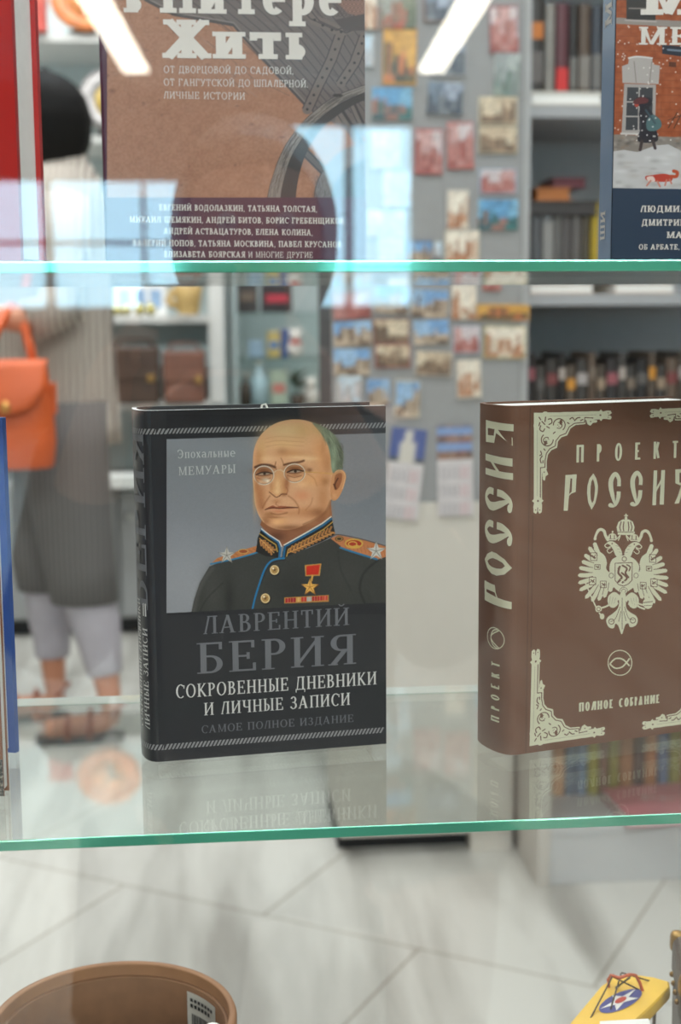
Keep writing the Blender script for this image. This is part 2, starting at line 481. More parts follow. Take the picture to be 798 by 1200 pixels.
        c = s.a.reshape(-1, 3); c = np.where(c <= .04045, c/12.92, ((c+.055)/1.055)**2.4)
        at_ = me.color_attributes.new(attr, 'FLOAT_COLOR', 'POINT')
        at_.data.foreach_set('color', np.concatenate([c, np.ones((len(c), 1))], 1).astype(np.float32).ravel())
        me.materials.append(material)
        o = bpy.data.objects.new(name, me); COL.objects.link(o); o.parent = parent
        return o
# ------------------------------------------------------------------ setting
def floor_mat():
    m = bpy.data.materials.new('marble_floor'); m.use_nodes = True
    nt = m.node_tree; b = nt.nodes['Principled BSDF']; N = nt.nodes.new; L = nt.links.new
    tc = N('ShaderNodeTexCoord'); mp = N('ShaderNodeMapping')
    # mapping: rotate so that u runs along the long joints (-32.1 deg)
    mp.inputs['Rotation'].default_value = (0, 0, math.radians(32.1)); mp.inputs['Location'].default_value = (.857, -1.965, 0)
    L(tc.outputs['Object'], mp.inputs['Vector'])
    br = N('ShaderNodeTexBrick'); br.offset = .5; br.inputs['Scale'].default_value = 1.0
    br.inputs['Mortar Size'].default_value = .0028; br.inputs['Mortar Smooth'].default_value = .3
    br.inputs['Brick Width'].default_value = .592; br.inputs['Row Height'].default_value = 1.2
    br.inputs['Color1'].default_value = (1, 1, 1, 1); br.inputs['Color2'].default_value = (.93, .93, .93, 1); br.inputs['Mortar'].default_value = (.55, .5, .45, 1)
    L(mp.outputs[0], br.inputs['Vector'])
    mp2 = N('ShaderNodeMapping'); mp2.inputs['Rotation'].default_value = (0, 0, math.radians(-32)); mp2.inputs['Scale'].default_value = (7., .9, 1)
    L(tc.outputs['Object'], mp2.inputs['Vector'])
    n1 = N('ShaderNodeTexNoise'); n1.inputs['Scale'].default_value = 1.0; n1.inputs['Detail'].default_value = 5; n1.inputs['Distortion'].default_value = .35
    L(mp2.outputs[0], n1.inputs['Vector'])
    r = N('ShaderNodeValToRGB'); e = r.color_ramp.elements
    e[0].position = .33; e[0].color = lin((152, 149, 142))+(1,); e[1].position = .56; e[1].color = lin((203, 202, 195))+(1,)
    L(n1.outputs['Fac'], r.inputs['Fac'])
    mx = N('ShaderNodeMix'); mx.data_type = 'RGBA'; mx.blend_type = 'MULTIPLY'; mx.inputs['Factor'].default_value = 1
    L(r.outputs['Color'], mx.inputs['A']); L(br.outputs['Color'], mx.inputs['B'])
    L(mx.outputs['Result'], b.inputs['Base Color']); b.inputs['Roughness'].default_value = .32
    return m
white_wall = mat('white_wall', (222, 220, 214), .7, var=.02)
def struct(name, mb, m, **k):
    o = mb.build(name, m, **k); o['kind'] = 'structure'; return o
struct('floor', MB().box(-5, -13, -.1, 5, 5.5, 0), floor_mat())
struct('ceiling', MB().box(-5, .62, 3.1, 5, 5.5, 3.2), white_wall)
struct('wall_back', MB().box(-5, 5.4, 0, 5, 5.5, 3.1), white_wall)
struct('wall_left', MB().box(-5.1, .62, 0, -5, 5.5, 3.1), white_wall)
struct('wall_right', MB().box(5, .62, 0, 5.1, 5.5, 3.1), white_wall)
# the passage in front of the window
grey_wall = mat('passage_wall', (120, 116, 110), .8, var=.04)
dark_ceiling = mat('passage_ceiling', (110, 108, 104), .8, var=.04)
struct('ceiling_passage', MB().box(-5, -13, 3.14, 5, .62, 3.24), dark_ceiling)
struct('wall_passage_left', MB().box(-5.1, -13, 0, -5, .62, 3.14), grey_wall)
struct('wall_passage_right', MB().box(5, -13, 0, 5.1, .62, 3.14), grey_wall)
YW = -12.0
wl = MB()
wl.box(-5, YW-.25, 0, 5, YW, 1.16).box(-5, YW-.25, 2.34, .3, YW, 3.14).box(.3, YW-.25, 2.86, 5, YW, 3.14)
wl.box(1.93, YW-.25, 1.16, 5, YW, 2.86).box(-.05, YW-.25, 1.16, .25, YW, 2.34)
wl.box(-5, YW-.25, 1.16, -2.6, YW, 2.34)
struct('wall_passage_end', wl, grey_wall)
fr = MB()
for xa, wq in ((at(56, 260, 13.3).x, .085), (at(168, 260, 13.3).x, .035)): fr.box(xa-wq/2, YW-.14, 1.16, xa+wq/2, YW-.06, 2.34)
fr.box(-2.6, YW-.14, 1.745, -.05, YW-.06, 1.78)
for xa in (.62, 1.28): fr.box(xa, YW-.14, 1.16, xa+.07, YW-.06, 2.86)
fr.box(.25, YW-.14, 1.5, 1.93, YW-.06, 1.56)
struct('window_2', fr, mat('window_frame_grey', (86, 96, 110), .5))
# shop front glass
pane_glass = glass_mat('window_pane_glass', (.985, .995, .99), .012)
o = struct('window_1', MB().box(-1.6, .62, .05, 1.6, .626, 3.05), pane_glass)
struct('trim_1', MB().box(-1.7, .59, 0, 1.7, .66, .05), mat('aluminium', (170, 172, 175), .35, .8))
struct('trim_2', MB().box(-1.7, .59, 3.05, 1.7, .66, 3.14), mat('aluminium', (170, 172, 175), .35, .8))
struct('wall_front_left', MB().box(-5, .55, 0, -1.6, .7, 3.14), white_wall)
struct('wall_front_right', MB().box(1.6, .55, 0, 5, .7, 3.14), white_wall)

# passage lamps, two long tubes running towards the window
lamp_glow = emis_mat('lamp_diffuser_glow', (255, 246, 228), 18.)
lamp_body = mat('lamp_housing', (225, 225, 225), .5)
for ex_, x in ((160, -.605), (505, 1.84)):
    e_ = atz(ex_, 80, 3.085); a_ = .050       # the far end of each lamp, mirrored by the pane
    t = empty('linear_lamp', (e_.x-4.3*a_, 1.24-e_.y+4.3, 3.05), a_, 'long white linear ceiling lamp %s, mirrored in the shop window' % ('over the left book' if x < 0 else 'over the souvenir magnets'), 'lamp', 'linear lamps on the passage ceiling')
    MB().box(-.115, -4.3, .02, .115, 4.3, .085, b=.006).build('housing', lamp_body, t)
    MB().box(-.10, -4.28, -.004, .10, 4.28, .025, b=.006).build('diffuser', lamp_glow, t)

# ------------------------------------------------------------------ display: glass shelves
ZL, ZU, ZB = ZC-.2573, ZC+.0282, ZC-.5428
shelf_glass = glass_mat('shelf_glass', (.945, .972, .958))
def edge_mat():
    m = mat('glass_edge_green', (84, 176, 148), .10, .35, var=.35, scale=5., spec=1.)  # uneven tone imitates reflections inside the glass edge
    return m
edge_green = edge_mat()
bright_back_edge = mat('glass_edge_painted_bright', (236, 238, 228), .2, var=.05, scale=5.)  # light caught in the back edge, put into a near-white translucent colour
_nt = bright_back_edge.node_tree; _tr = _nt.nodes.new('ShaderNodeBsdfTranslucent'); _tr.inputs[0].default_value = (.9, .92, .86, 1)
_mx = _nt.nodes.new('ShaderNodeMixShader'); _mx.inputs[0].default_value = .7
_nt.links.new(_nt.nodes['Principled BSDF'].outputs[0], _mx.inputs[1]); _nt.links.new(_tr.outputs[0], _mx.inputs[2]); _nt.links.new(_mx.outputs[0], _nt.nodes['Material Output'].inputs[0])
def glass_shelf(z, label):
    x0, x1, y0, y1, t = -1.0, 1.15, .669, .934, .0056
    mb = MB()
    n0 = len(mb.v)
    b = .0006
    bm = bmesh.new(); bmesh.ops.create_cube(bm, size=1)
    for v in bm.verts: v.co = Vector(((x0+x1)/2+v.co.x*(x1-x0), (y0+y1)/2+v.co.y*(y1-y0), z-t/2+v.co.z*t))
    bmesh.ops.bevel(bm, geom=list(bm.edges), offset=b, segments=2, affect='EDGES', profile=.5)
    bm.verts.index_update(); bm.normal_update()
    vs = [v.co.copy() for v in bm.verts]
    for f in bm.faces:
        mb.add([vs[v.index] for v in f.verts], [tuple(range(len(f.verts)))], 0 if abs(f.normal.z) > .99 else (2 if f.normal.y > .6 else 1))
    bm.free()
    o = mb.build('glass_shelf', [shelf_glass, edge_green, bright_back_edge])
    bm2 = bmesh.new(); bm2.from_mesh(o.data); bmesh.ops.remove_doubles(bm2, verts=bm2.verts, dist=1e-6); bm2.to_mesh(o.data); bm2.free()
    return tag(o, label, 'glass shelf', 'glass shelves of the window display')
glass_shelf(ZU, 'upper glass shelf with a bright cyan-green edge, under the brown and red books')
glass_shelf(ZL, 'lower glass shelf with a green edge, carrying the portrait book and the gold-stamped book')
glass_shelf(ZB, 'bottom glass shelf under the round box and the yellow toy wing')
# shelf standards beyond both sides of the picture
steel = mat('shelf_standard_steel', (150, 152, 155), .35, .9)
for i, x in enumerate((-1.02, 1.15)):
    for j, y in enumerate((.70, .88)):
        k = MB().box(x, y, 0, x+.02, y+.02, 3.1, b=.002).build('trim_%d' % (3+i*2+j), steel); k['kind'] = 'structure'

# ------------------------------------------------------------------ books of the window display
page_mat = mat('page_edges', (246, 245, 242), .8, var=.03, scale=220.)
class Book:
    def __init__(s, name, label, loc, yaw, w, h, t, cover, rounded=True, b=.007, r=.003, bt=.0026, pages=page_mat, rec=.004, group=None, top=None, zrec=.003):
        s.loc, s.yaw, s.w, s.h, s.t, s.r, s.b = Vector(loc), yaw, w, h, t, r, b
        s.root = empty(name, loc, yaw, label, 'book', group)
        s.c, s.s_ = math.cos(yaw), math.sin(yaw)
        if rounded:
            n = 28; pr = []
            for i in range(n+1):
                th = -PI/2+PI*i/n
                pr.append((r-(r+b)*abs(math.cos(th))**.62, t/2+t/2*math.sin(th)))
        else:
            pr = [(r, 0.), (r*.3, r*.3), (0., r), (0., t-r), (r*.3, t-r*.3), (r, t)]
        s.spine_pr = pr
        outer = [(w, 0.)]+pr+[(w, t)]
        inner = [(w, bt)]
        for i, p in enumerate(pr):
            a, c = (pr[i-1] if i else (w, 0.)), (pr[i+1] if i < len(pr)-1 else (w, t))
            dx, dy = c[0]-a[0], c[1]-a[1]; d = math.hypot(dx, dy) or 1
            inner.append((p[0]+dy/d*bt, p[1]-dx/d*bt))
        inner.append((w, t-bt))
        N = len(outer); mb = MB(); vs = []
        for z in (0., h):
            vs += [(x, y, z) for x, y in outer]; vs += [(x, y, z) for x, y in inner]
        o0, i0, o1, i1 = 0, N, 2*N, 3*N; fs = []
        for k in range(N-1):
            fs += [(o0+k+1, o0+k, o1+k, o1+k+1), (i0+k, i0+k+1, i1+k+1, i1+k), (o0+k, o0+k+1, i0+k+1, i0+k), (o1+k+1, o1+k, i1+k, i1+k+1)]
        fs += [(o0, i0, i1, o1), (o0+N-1, o1+N-1, i1+N-1, i0+N-1)]
        mb.add(vs, fs)
        if top:
            for k in range((N-1)*2//3): mb.m[k*4+3] = 1
        s.cover = mb.build('cover', [cover, top] if top else cover, s.root)
        pg = MB().box(max(.004, bt+.001-b*.3), bt+.0003, .003, w-rec, t-bt-.0003, h-zrec)
        s.pages = pg.build('page_block', pages, s.root)
        s.L = [0.]
        for i in range(len(pr)-1): s.L.append(s.L[-1]+math.hypot(pr[i+1][0]-pr[i][0], pr[i+1][1]-pr[i][1]))
    def uv(s, px, py):
        px, py = np.atleast_1d(np.asarray(px, float)), np.atleast_1d(np.asarray(py, float))
        d = FW[None]+RT[None]*((px-399)/FPX)[:, None]-UP[None]*((py-600)/FPX)[:, None]
        n = np.array([s.s_, -s.c, 0.]); l = np.array(s.loc)
        t = ((l-CAM)@n)/(d@n); P = d*t[:, None]+CAM-l
        return P@np.array([s.c, s.s_, 0.]), P[:, 2]
    def uv1(s, p): u, v = s.uv([p[0]], [p[1]]); return float(u[0]), float(v[0])
    def canvas_map(s, eps):
        def f(X, Y):
            u, v = s.uv(X, Y); return np.stack([np.clip(u, .0001, s.w-.0001), np.full_like(u, -eps), np.clip(v, .0001, s.h-.0001)], 1)
        return f
    def spine(s, d, eps=.0003):
        d = min(max(d, 0.), s.L[-1]-1e-6); i = 0
        while s.L[i+1] < d: i += 1
        k = (d-s.L[i])/(s.L[i+1]-s.L[i]); a, b = s.spine_pr[i], s.spine_pr[i+1]
        dx, dy = b[0]-a[0], b[1]-a[1]; q = math.hypot(dx, dy)
        return a[0]+dx*k-dy/q*eps, a[1]+dy*k+dx/q*eps
    def ink(s, polys2d, name, m, eps=.00025):
        mb = MB()
        for i, p in enumerate(polys2d): mb.add([(u, -eps-(i % 40)*5e-6, v) for u, v in p], [tuple(range(len(p)))])
        return s._fix(mb, name, m)
    def _fix(s, mb, name, m):
        return mb.build(name, m, s.root)
    def text_polys(s, txt, p0, p1, cap, P, gap=.07, map_=None):
        polys, W = layout(txt, P, gap)
        a, b = s.uv1(p0), s.uv1(p1); c = s.uv1((p0[0], p0[1]-cap)); ch = math.hypot(c[0]-a[0], c[1]-a[1])
        dx, dy = (b[0]-a[0])/W, (b[1]-a[1])/W
        return [[(a[0]+dx*x, a[1]+dy*x+ch*y) for x, y in p] for p in polys]
    def px_polys(s, polys): return [[s.uv1(p) for p in q] for q in polys]
    def spine_text(s, txt, d0, cap, v0, v1, P, gap=.07):
        """reads upwards, letter tops towards the back"""
        polys, W = layout(txt, P, gap); out = MB(); k = (v1-v0)/W
        for pi_, p in enumerate(polys):
            ep = .0003+(pi_ % 30)*6e-6
            # cut long polygons so that they bend with the spine
            out_pts = []
            for i in range(len(p)):
                a, b = p[i], p[(i+1) % len(p)]; n = max(1, int(abs(b[1]-a[1])/.12))
                out_pts += [(a[0]+(b[0]-a[0])*j/n, a[1]+(b[1]-a[1])*j/n) for j in range(n)]
            ys = sorted(set(round(y, 3) for _, y in out_pts))
            vs = []
            for x, y in out_pts:
                q = s.spine(d0+cap*y, ep); vs.append((q[0], q[1], v0+k*x))
            if len(p) == 4 and len(vs) > 4:
                # quad strip between the two long sides
                c0, c1, c2, c3 = p
                if abs(c1[1]-c0[1])+abs(c2[1]-c3[1]) < abs(c2[1]-c1[1])+abs(c3[1]-c0[1]): c0, c1, c2, c3 = c1, c2, c3, c0
                n = max(1, int(abs(c1[1]-c0[1])/.12)+1); st = []
                for j in range(n+1):
                    f = j/n
                    for A, B in ((c0, c1), (c3, c2)):
                        X, Y = A[0]+(B[0]-A[0])*f, A[1]+(B[1]-A[1])*f
                        q = s.spine(d0+cap*Y, ep); st.append((q[0], q[1], v0+k*X))
                out.add(st, [(2*j, 2*j+1, 2*j+3, 2*j+2) for j in range(n)])
            else: out.add(vs, [tuple(range(len(vs)))])
        return out

# ---- the dark hardcover with the officer's portrait
jacket = mat('charcoal_jacket', (46, 47, 52), .28, var=.05, coat=.25)
bk = Book('book', "dark charcoal hardcover book with a bald officer's portrait, on the lower glass shelf", (-.0375, .7850, ZL), math.radians(8.2), .1395, .2068, .040, jacket, b=.0075, r=.004, top=mat('jacket_paper_edge', (236, 238, 240), .6, var=.02))
ink_grey = mat('ink_grey', (150, 150, 152), .45); ink_dim = mat('ink_dim_grey', (112, 114, 120), .45)
ink_white = mat('ink_white', (216, 216, 214), .45); ink_pale = mat('ink_pale', (196, 198, 200), .45)
def hatch(book, pts_top_left, x_end, n_sp, hh):
    pass
# hatch bands, front and around the spine
def hatch_band(book, v0, v1, u0, u1, pitch, m, name):
    mb = MB(); u = u0; sl = (v1-v0)*.55
    while u < u1:
        mb.add([(u, -.0002, v0), (u+pitch*.55, -.0002, v0), (u+pitch*.55+sl, -.0002, v1), (u+sl, -.0002, v1)], [(0, 1, 2, 3)]); u += pitch
    d = pitch*.2
    while d < book.L[-1]*.9:
        st = []
        for dd, v in ((d, v0), (d+pitch*.55, v0), (d+pitch*.55-sl, v1), (d-sl, v1)):
            q = book.spine(max(dd, 0)); st.append((q[0], q[1], v))
        mb.add(st, [(3, 2, 1, 0)]); d += pitch
    return mb.build(name, m, book.root)
va, vb = bk.uv1((200, 508.5))[1], bk.uv1((200, 502))[1]
hatch_band(bk, va, vb, bk.r, bk.w-.003, .00222, ink_grey, 'hatched_band')
va, vb = bk.uv1((200, 878))[1], bk.uv1((200, 871.5))[1]
hatch_band(bk, va, vb, bk.r, bk.w-.003, .00222, ink_grey, 'hatched_band')
for txt, a, b, c, P, m in (
        ('ЛАВРЕНТИЙ', (238, 743), (409, 732), 21, SERIF, ink_dim), ('БЕРИЯ', (231, 789.5), (417, 777.5), 36, SERIF, ink_dim),
        ('СОКРОВЕННЫЕ ДНЕВНИКИ', (206, 818), (441, 801.5), 15.5, SERIF, ink_white), ('И ЛИЧНЫЕ ЗАПИСИ', (239, 838), (410, 825.5), 14.5, SERIF, ink_white),
        ('САМОЕ ПОЛНОЕ ИЗДАНИЕ', (236, 859), (414, 845.5), 9, SERIF, ink_dim)):
    bk.ink(bk.text_polys(txt, a, b, c, P, .10), 'cover_lettering', m, .0006)
bk.ink(bk.text_polys('Эпохальные', (208, 537), (276, 535), 10, SERIF, .10)+bk.text_polys('МЕМУАРЫ', (209, 557), (276, 554), 10, SERIF, .10), 'cover_lettering', ink_pale, .0006)
z_of = lambda py: bk.uv1((172, py))[1]
bk.spine_text('БЕРИЯ', .0075, .0165, z_of(716), z_of(505), SERIF).build('spine_lettering', ink_dim, bk.root)
bk.spine_text('ЛИЧНЫЕ ЗАПИСИ', .0085, .0050, z_of(857), z_of(738), SERIF).build('spine_lettering', ink_white, bk.root)
bk.spine_text('СОКРОВЕННЫЕ ДНЕВНИКИ', .0165, .0050, z_of(857), z_of(705), SERIF).build('spine_lettering', ink_white, bk.root)
mb = MB()
for d in (.009, .0112):
    st = []
    for v in (z_of(724), z_of(709)):
        for k in range(2): q = bk.spine(d+k*.0012); st.append((q[0], q[1], v))
    mb.add(st, [(0, 1, 3, 2)])
mb.build('spine_rule', ink_white, bk.root)
MB().tube([(.068, .0205, bk.h-.006), (.069, .0205, bk.h+.0005), (.071, .020, bk.h+.0012), (.073, .0195, bk.h-.003)], .0007, 6).build('ribbon_marker', mat('ribbon_white', (235, 235, 230), .6), bk.root)

# ---- the printed portrait on the cover
cv = Canvas(195, 486, 455.6, 720, 1.7, (46, 47, 52))
bkp = [(195, 514.6), (456, 507.4), (456, 706), (195, 719)]
cv.T(0, 0, 1)
u = 190
for i in range(64):
    u = 193+i*4.25; y = 508.3-(u-195)*.028
    cv.fill([(u, y), (u+2.3, y), (u+5.8, y-6.2), (u+3.5, y-6.2)], (150, 150, 152))
cv.fill(bkp, (134, 137, 144))
cv.blob(215, 690, 90, 60, (158, 160, 165), .6); cv.blob(430, 560, 50, 80, (122, 125, 133), .6)
# uniform
cv.T(215, 600, 3.257)
uni = (64, 65, 63)
cv.fill([(28, 392), (40, 335), (62, 270), (98, 208), (140, 190), (200, 172), (285, 148), (370, 172), (400, 165), (470, 150), (552, 118), (660, 150), (786, 165), (786, 362), (400, 380), (28, 398)], uni, sm=False)
cv.line([(40, 380), (52, 320), (75, 262), (110, 215)], 16, (92, 92, 90), .6, 12); cv.blob(110, 300, 40, 90, (84, 84, 82), .55); cv.blob(230, 260, 60, 70, (70, 71, 70), .5)
cv.blob(430, 300, 90, 90, (46, 47, 48), .6); cv.blob(620, 240, 70, 60, (74, 74, 72), .5); cv.blob(175, 330, 20, 80, (40, 41, 42), .6); cv.line([(690, 345), (672, 290), (690, 230), (740, 185)], 8, (36, 37, 38), .7, 8)
cv.line([(60, 385), (90, 330), (150, 270)], 5, (42, 43, 44), .5, 6); cv.line([(590, 150), (600, 220), (640, 300)], 6, (46, 47, 48), .5, 8)
# shoulder boards
for P in ([(104, 198), (128, 176), (205, 150), (282, 128), (287, 152), (205, 176)],):
    cv.fill(P, (186, 122, 78)); cv.line([P[0], P[5], P[4]], 6, (52, 122, 162)); 
    for k in range(9): cv.line([(130+k*17, 180-k*5), (142+k*17, 186-k*5)], 4, (150, 92, 58), .6)
cv.fill([(548, 120), (566, 98), (590, 88), (690, 108), (786, 136), (786, 166), (740, 181), (640, 152)], (190, 124, 82)); cv.line([(548, 118), (640, 150), (738, 180)], 7, (48, 120, 162), sm=False); cv.line([(562, 98), (590, 86), (690, 106), (786, 134)], 4, (80, 60, 50), .7)
for k in range(12): cv.line([(612+k*15, 104+k*4), (620+k*15, 140+k*3)], 3, (160, 98, 62), .6)
def star(x, y, r, c, c2=None, n=5, rot=-90, k=.42):
    P = []
    for i in range(n*2):
        a = math.radians(rot+i*180/n); rr = r if i % 2 == 0 else r*k; P.append((x+rr*math.cos(a), y+rr*math.sin(a)))
    cv.fill(P, c)
    if c2:
        for i in range(0, n*2, 2): cv.line([(x, y), P[i]], max(r*.09, 1.5), c2, .7, sm=False)
star(165, 165, 34, (190, 186, 178), (120, 116, 110)); star(735, 149, 38, (200, 198, 192), (120, 118, 112))
cv.disc(650, 120, 30, 15, (170, 60, 40)); cv.ring(650, 120, 32, 16, 6, (205, 165, 80)); cv.ring(645, 122, 16, 9, 4, (215, 175, 90)); cv.disc(660, 132, 14, 6, (205, 165, 80))
cv.disc(594, 102, 16, 10, (60, 50, 40)); cv.ring(594, 102, 11, 7, 4, (170, 130, 80)); cv.disc(228, 150, 16, 7, (150, 80, 50)); cv.ring(228, 150, 18, 8, 3, (200, 160, 90))
cv.fill([(375, 185), (378, 150), (470, 140), (560, 100), (600, 130), (560, 170), (420, 190)], uni)
# neck
cv.T(280, 485, 5.7)
cv.fill([(140, 740), (160, 690), (610, 560), (622, 690), (560, 730), (440, 800), (300, 884), (270, 884), (190, 800)], (150, 100, 72)); cv.blob(250, 820, 70, 40, (96, 62, 46), .8); cv.blob(480, 730, 80, 40, (178, 122, 86), .6); cv.blob(590, 660, 30, 60, (196, 140, 98), .6)
# collar
def col(P, c, w=None): cv.fill(P, c) if w is None else cv.line(P, w, c, sm=False)
dk = (38, 36, 36)
col([(118, 884), (124, 830), (148, 770), (200, 815), (265, 862), (275, 900), (268, 960), (180, 950), (112, 920)], dk)
col([(148, 772), (200, 816), (262, 858), (274, 900), (268, 960)], (36, 104, 146), 13); col([(150, 768), (202, 808), (268, 850), (284, 884)], (226, 226, 220), 7); col([(138, 800), (196, 842), (246, 874), (256, 920)], (206, 170, 80), 6)
col([(286, 962), (300, 880), (440, 806), (560, 738), (618, 692), (640, 790), (636, 806), (560, 850), (430, 905), (320, 950)], dk)
col([(296, 960), (308, 884), (440, 812), (560, 744), (616, 700)], (36, 104, 146), 13); col([(300, 876), (436, 800), (556, 730), (614, 686)], (228, 228, 222), 7); col([(318, 950), (330, 904), (450, 838), (566, 770), (624, 722)], (200, 160, 80), 7)
cv.T(215, 600, 3.257)
def leafrow(a, b, n, wd):
    for i in range(n):
        t = (i+.5)/n; x, y = a[0]+(b[0]-a[0])*t, a[1]+(b[1]-a[1])*t; an = math.atan2(b[1]-a[1], b[0]-a[0])
        for sg in (-1, 1):
            e = (x+wd*math.cos(an+sg*.85), y+wd*math.sin(an+sg*.85))
            cv.line([(x-4*math.cos(an), y-4*math.sin(an)), e], 7.5, (190, 134, 80)); cv.line([(x, y), e], 2.2, (110, 68, 40), .8)
leafrow((292, 108), (340, 150), 5, 15); leafrow((404, 150), (566, 70), 12, 17)
cv.line([(290, 100), (345, 155)], 3, (210, 160, 100)); cv.line([(398, 156), (572, 78)], 4, (206, 150, 90))
# front piping, buttons, medal, ribbons
cv.line([(384, 176), (352, 180), (328, 192), (308, 222), (290, 272), (272, 330), (260, 384)], 7, (40, 118, 164)); cv.line([(388, 182), (356, 187), (334, 198), (314, 226), (296, 274)], 2.5, (30, 34, 40), .8)
for x, y in ((347, 221), (312, 329)):
    cv.disc(x+2, y+3, 20, 21, (34, 34, 34), .8); cv.disc(x, y, 18, 19, (176, 140, 86)); cv.ring(x, y, 15, 16, 3, (232, 214, 170)); star(x, y, 9, (110, 80, 44)); cv.disc(x-5, y-6, 4, 4, (248, 236, 210), .9)
cv.fill([(462, 202), (526, 196), (520, 243), (465, 245)], (186, 140, 76)); cv.fill([(468, 206), (520, 201), (515, 238), (469, 240)], (198, 52, 36)); cv.line([(492, 243), (488, 262)], 7, (206, 160, 80))
star(484, 288, 36, (120, 76, 40)); star(482, 286, 33, (226, 176, 92), (150, 100, 50))
cv.fill([(384, 326), (554, 316), (554, 342), (384, 349)], (176, 132, 72))
rib = [(164, 30, 44), (150, 24, 40), (206, 160, 90), (190, 54, 50), (170, 170, 170), (166, 34, 44), (176, 40, 44), (196, 70, 60)]
for k in range(8):
    xa, xb = 388+k*20.3, 388+(k+1)*20.3; ya = 329-k*1.25
    cv.fill([(xa+1, ya), (xb-1, ya-1.2), (xb-1, ya+15.5), (xa+1, ya+16.5)], rib[k]); cv.line([((xa+xb)/2, ya), ((xa+xb)/2, ya+15)], 3, (225, 200, 160), .5)
# head
cv.T(280, 485, 5.7)
face = [(92, 330), (96, 262), (112, 200), (150, 135), (210, 82), (280, 50), (360, 37), (440, 43), (520, 72), (580, 125), (618, 200), (640, 300), (640, 400), (622, 490), (612, 590), (575, 660), (500, 712), (430, 745), (370, 768), (300, 775), (225, 762), (165, 725), (130, 672), (110, 600), (100, 500), (90, 420)]
cv.fill(face, (222, 170, 132), sm=True)
B = cv.blob
B(330, 110, 190, 60, (226, 196, 146), .75); B(300, 200, 150, 40, (232, 190, 136), .6); B(440, 110, 80, 60, (206, 160, 108), .5); B(150, 230, 36, 90, (216, 170, 120), .7)
B(130, 300, 30, 60, (176, 112, 66), .5); B(540, 250, 60, 120, (214, 150, 98), .6); B(590, 330, 40, 90, (172, 110, 66), .55); B(350, 265, 120, 30, (204, 146, 96), .6); B(470, 300, 60, 16, (236, 196, 150), .7)
B(480, 440, 90, 50, (232, 172, 122), .8); B(420, 545, 60, 40, (222, 140, 100), .5); B(140, 540, 40, 90, (172, 108, 66), .65); B(104, 560, 12, 120, (214, 168, 120), .6); B(560, 560, 46, 110, (190, 128, 84), .6); B(575, 450, 34, 30, (150, 92, 50), .5)
B(450, 660, 90, 40, (188, 124, 80), .6); B(530, 660, 60, 36, (140, 88, 56), .7); B(330, 760, 120, 22, (120, 76, 50), .7); B(180, 715, 40, 34, (144, 92, 58), .7); B(270, 715, 60, 34, (224, 164, 112), .7); B(220, 690, 30, 26, (196, 140, 96), .5)
B(200, 670, 40, 22, (150, 98, 60), .6); B(340, 665, 60, 26, (196, 136, 92), .5)
for y, a in ((150, .25), (178, .35), (205, .3)): cv.line([(180, y+14), (260, y), (340, y+4), (430, y+10)], 4, (176, 120, 78), a, 6)
# brow, eyes, glasses
B(165, 372, 60, 22, (120, 70, 42), .7); B(370, 360, 66, 20, (130, 80, 48), .7); cv.line([(108, 356), (150, 340), (200, 342), (240, 356)], 15, (78, 46, 32), .85, 8); cv.line([(300, 340), (350, 328), (400, 322), (432, 312)], 13, (86, 52, 34), .8, 8)
cv.line([(246, 320), (240, 350), (250, 372)], 6, (132, 80, 48), .7, 5); cv.line([(280, 295), (292, 320), (300, 345)], 5, (140, 86, 52), .7, 5)
for ex, ey in ((166, 400), (372, 384)):
    B(ex, ey-14, 62, 20, (128, 78, 48), .75); B(ex, ey+4, 52, 18, (150, 98, 64), .8)
    cv.fill([(ex-40, ey+4), (ex-12, ey-6), (ex+18, ey-7), (ex+42, ey-1), (ex+12, ey+7), (ex-18, ey+8)], (172, 156, 142), 3, .9, True)
    cv.disc(ex+4, ey, 10, 8, (52, 38, 32), .9); cv.line([(ex-50, ey+6), (ex-14, ey-9), (ex+22, ey-10), (ex+56, ey-2)], 9, (58, 34, 24), .9, 4); cv.line([(ex-40, ey+11), (ex, ey+13), (ex+42, ey+5)], 5, (104, 62, 42), .7, 4)
    B(ex, ey+28, 46, 10, (182, 122, 82), .7); cv.line([(ex-48, ey+26), (ex-4, ey+40), (ex+44, ey+28)], 5, (136, 84, 54), .7, 5); cv.line([(ex-40, ey+46), (ex+4, ey+56), (ex+50, ey+40)], 5, (232, 184, 140), .5, 6)
B(176, 440, 30, 18, (206, 190, 172), .8); B(192, 448, 14, 12, (244, 232, 214), .9); B(135, 462, 14, 12, (240, 224, 204), .8)
cv.ring(166, 410, 66, 62, 7, (226, 218, 204), .9); cv.ring(167, 411, 61, 57, 3, (90, 70, 58), .6); cv.ring(370, 396, 70, 62, 7, (222, 208, 190), .9); cv.ring(371, 397, 65, 57, 3, (100, 72, 56), .6)
cv.line([(232, 392), (256, 376), (282, 376), (302, 392)], 7, (216, 196, 170), .9); cv.line([(440, 388), (520, 392), (620, 400)], 6, (214, 164, 92), .9); B(470, 375, 20, 14, (110, 64, 40), .6)
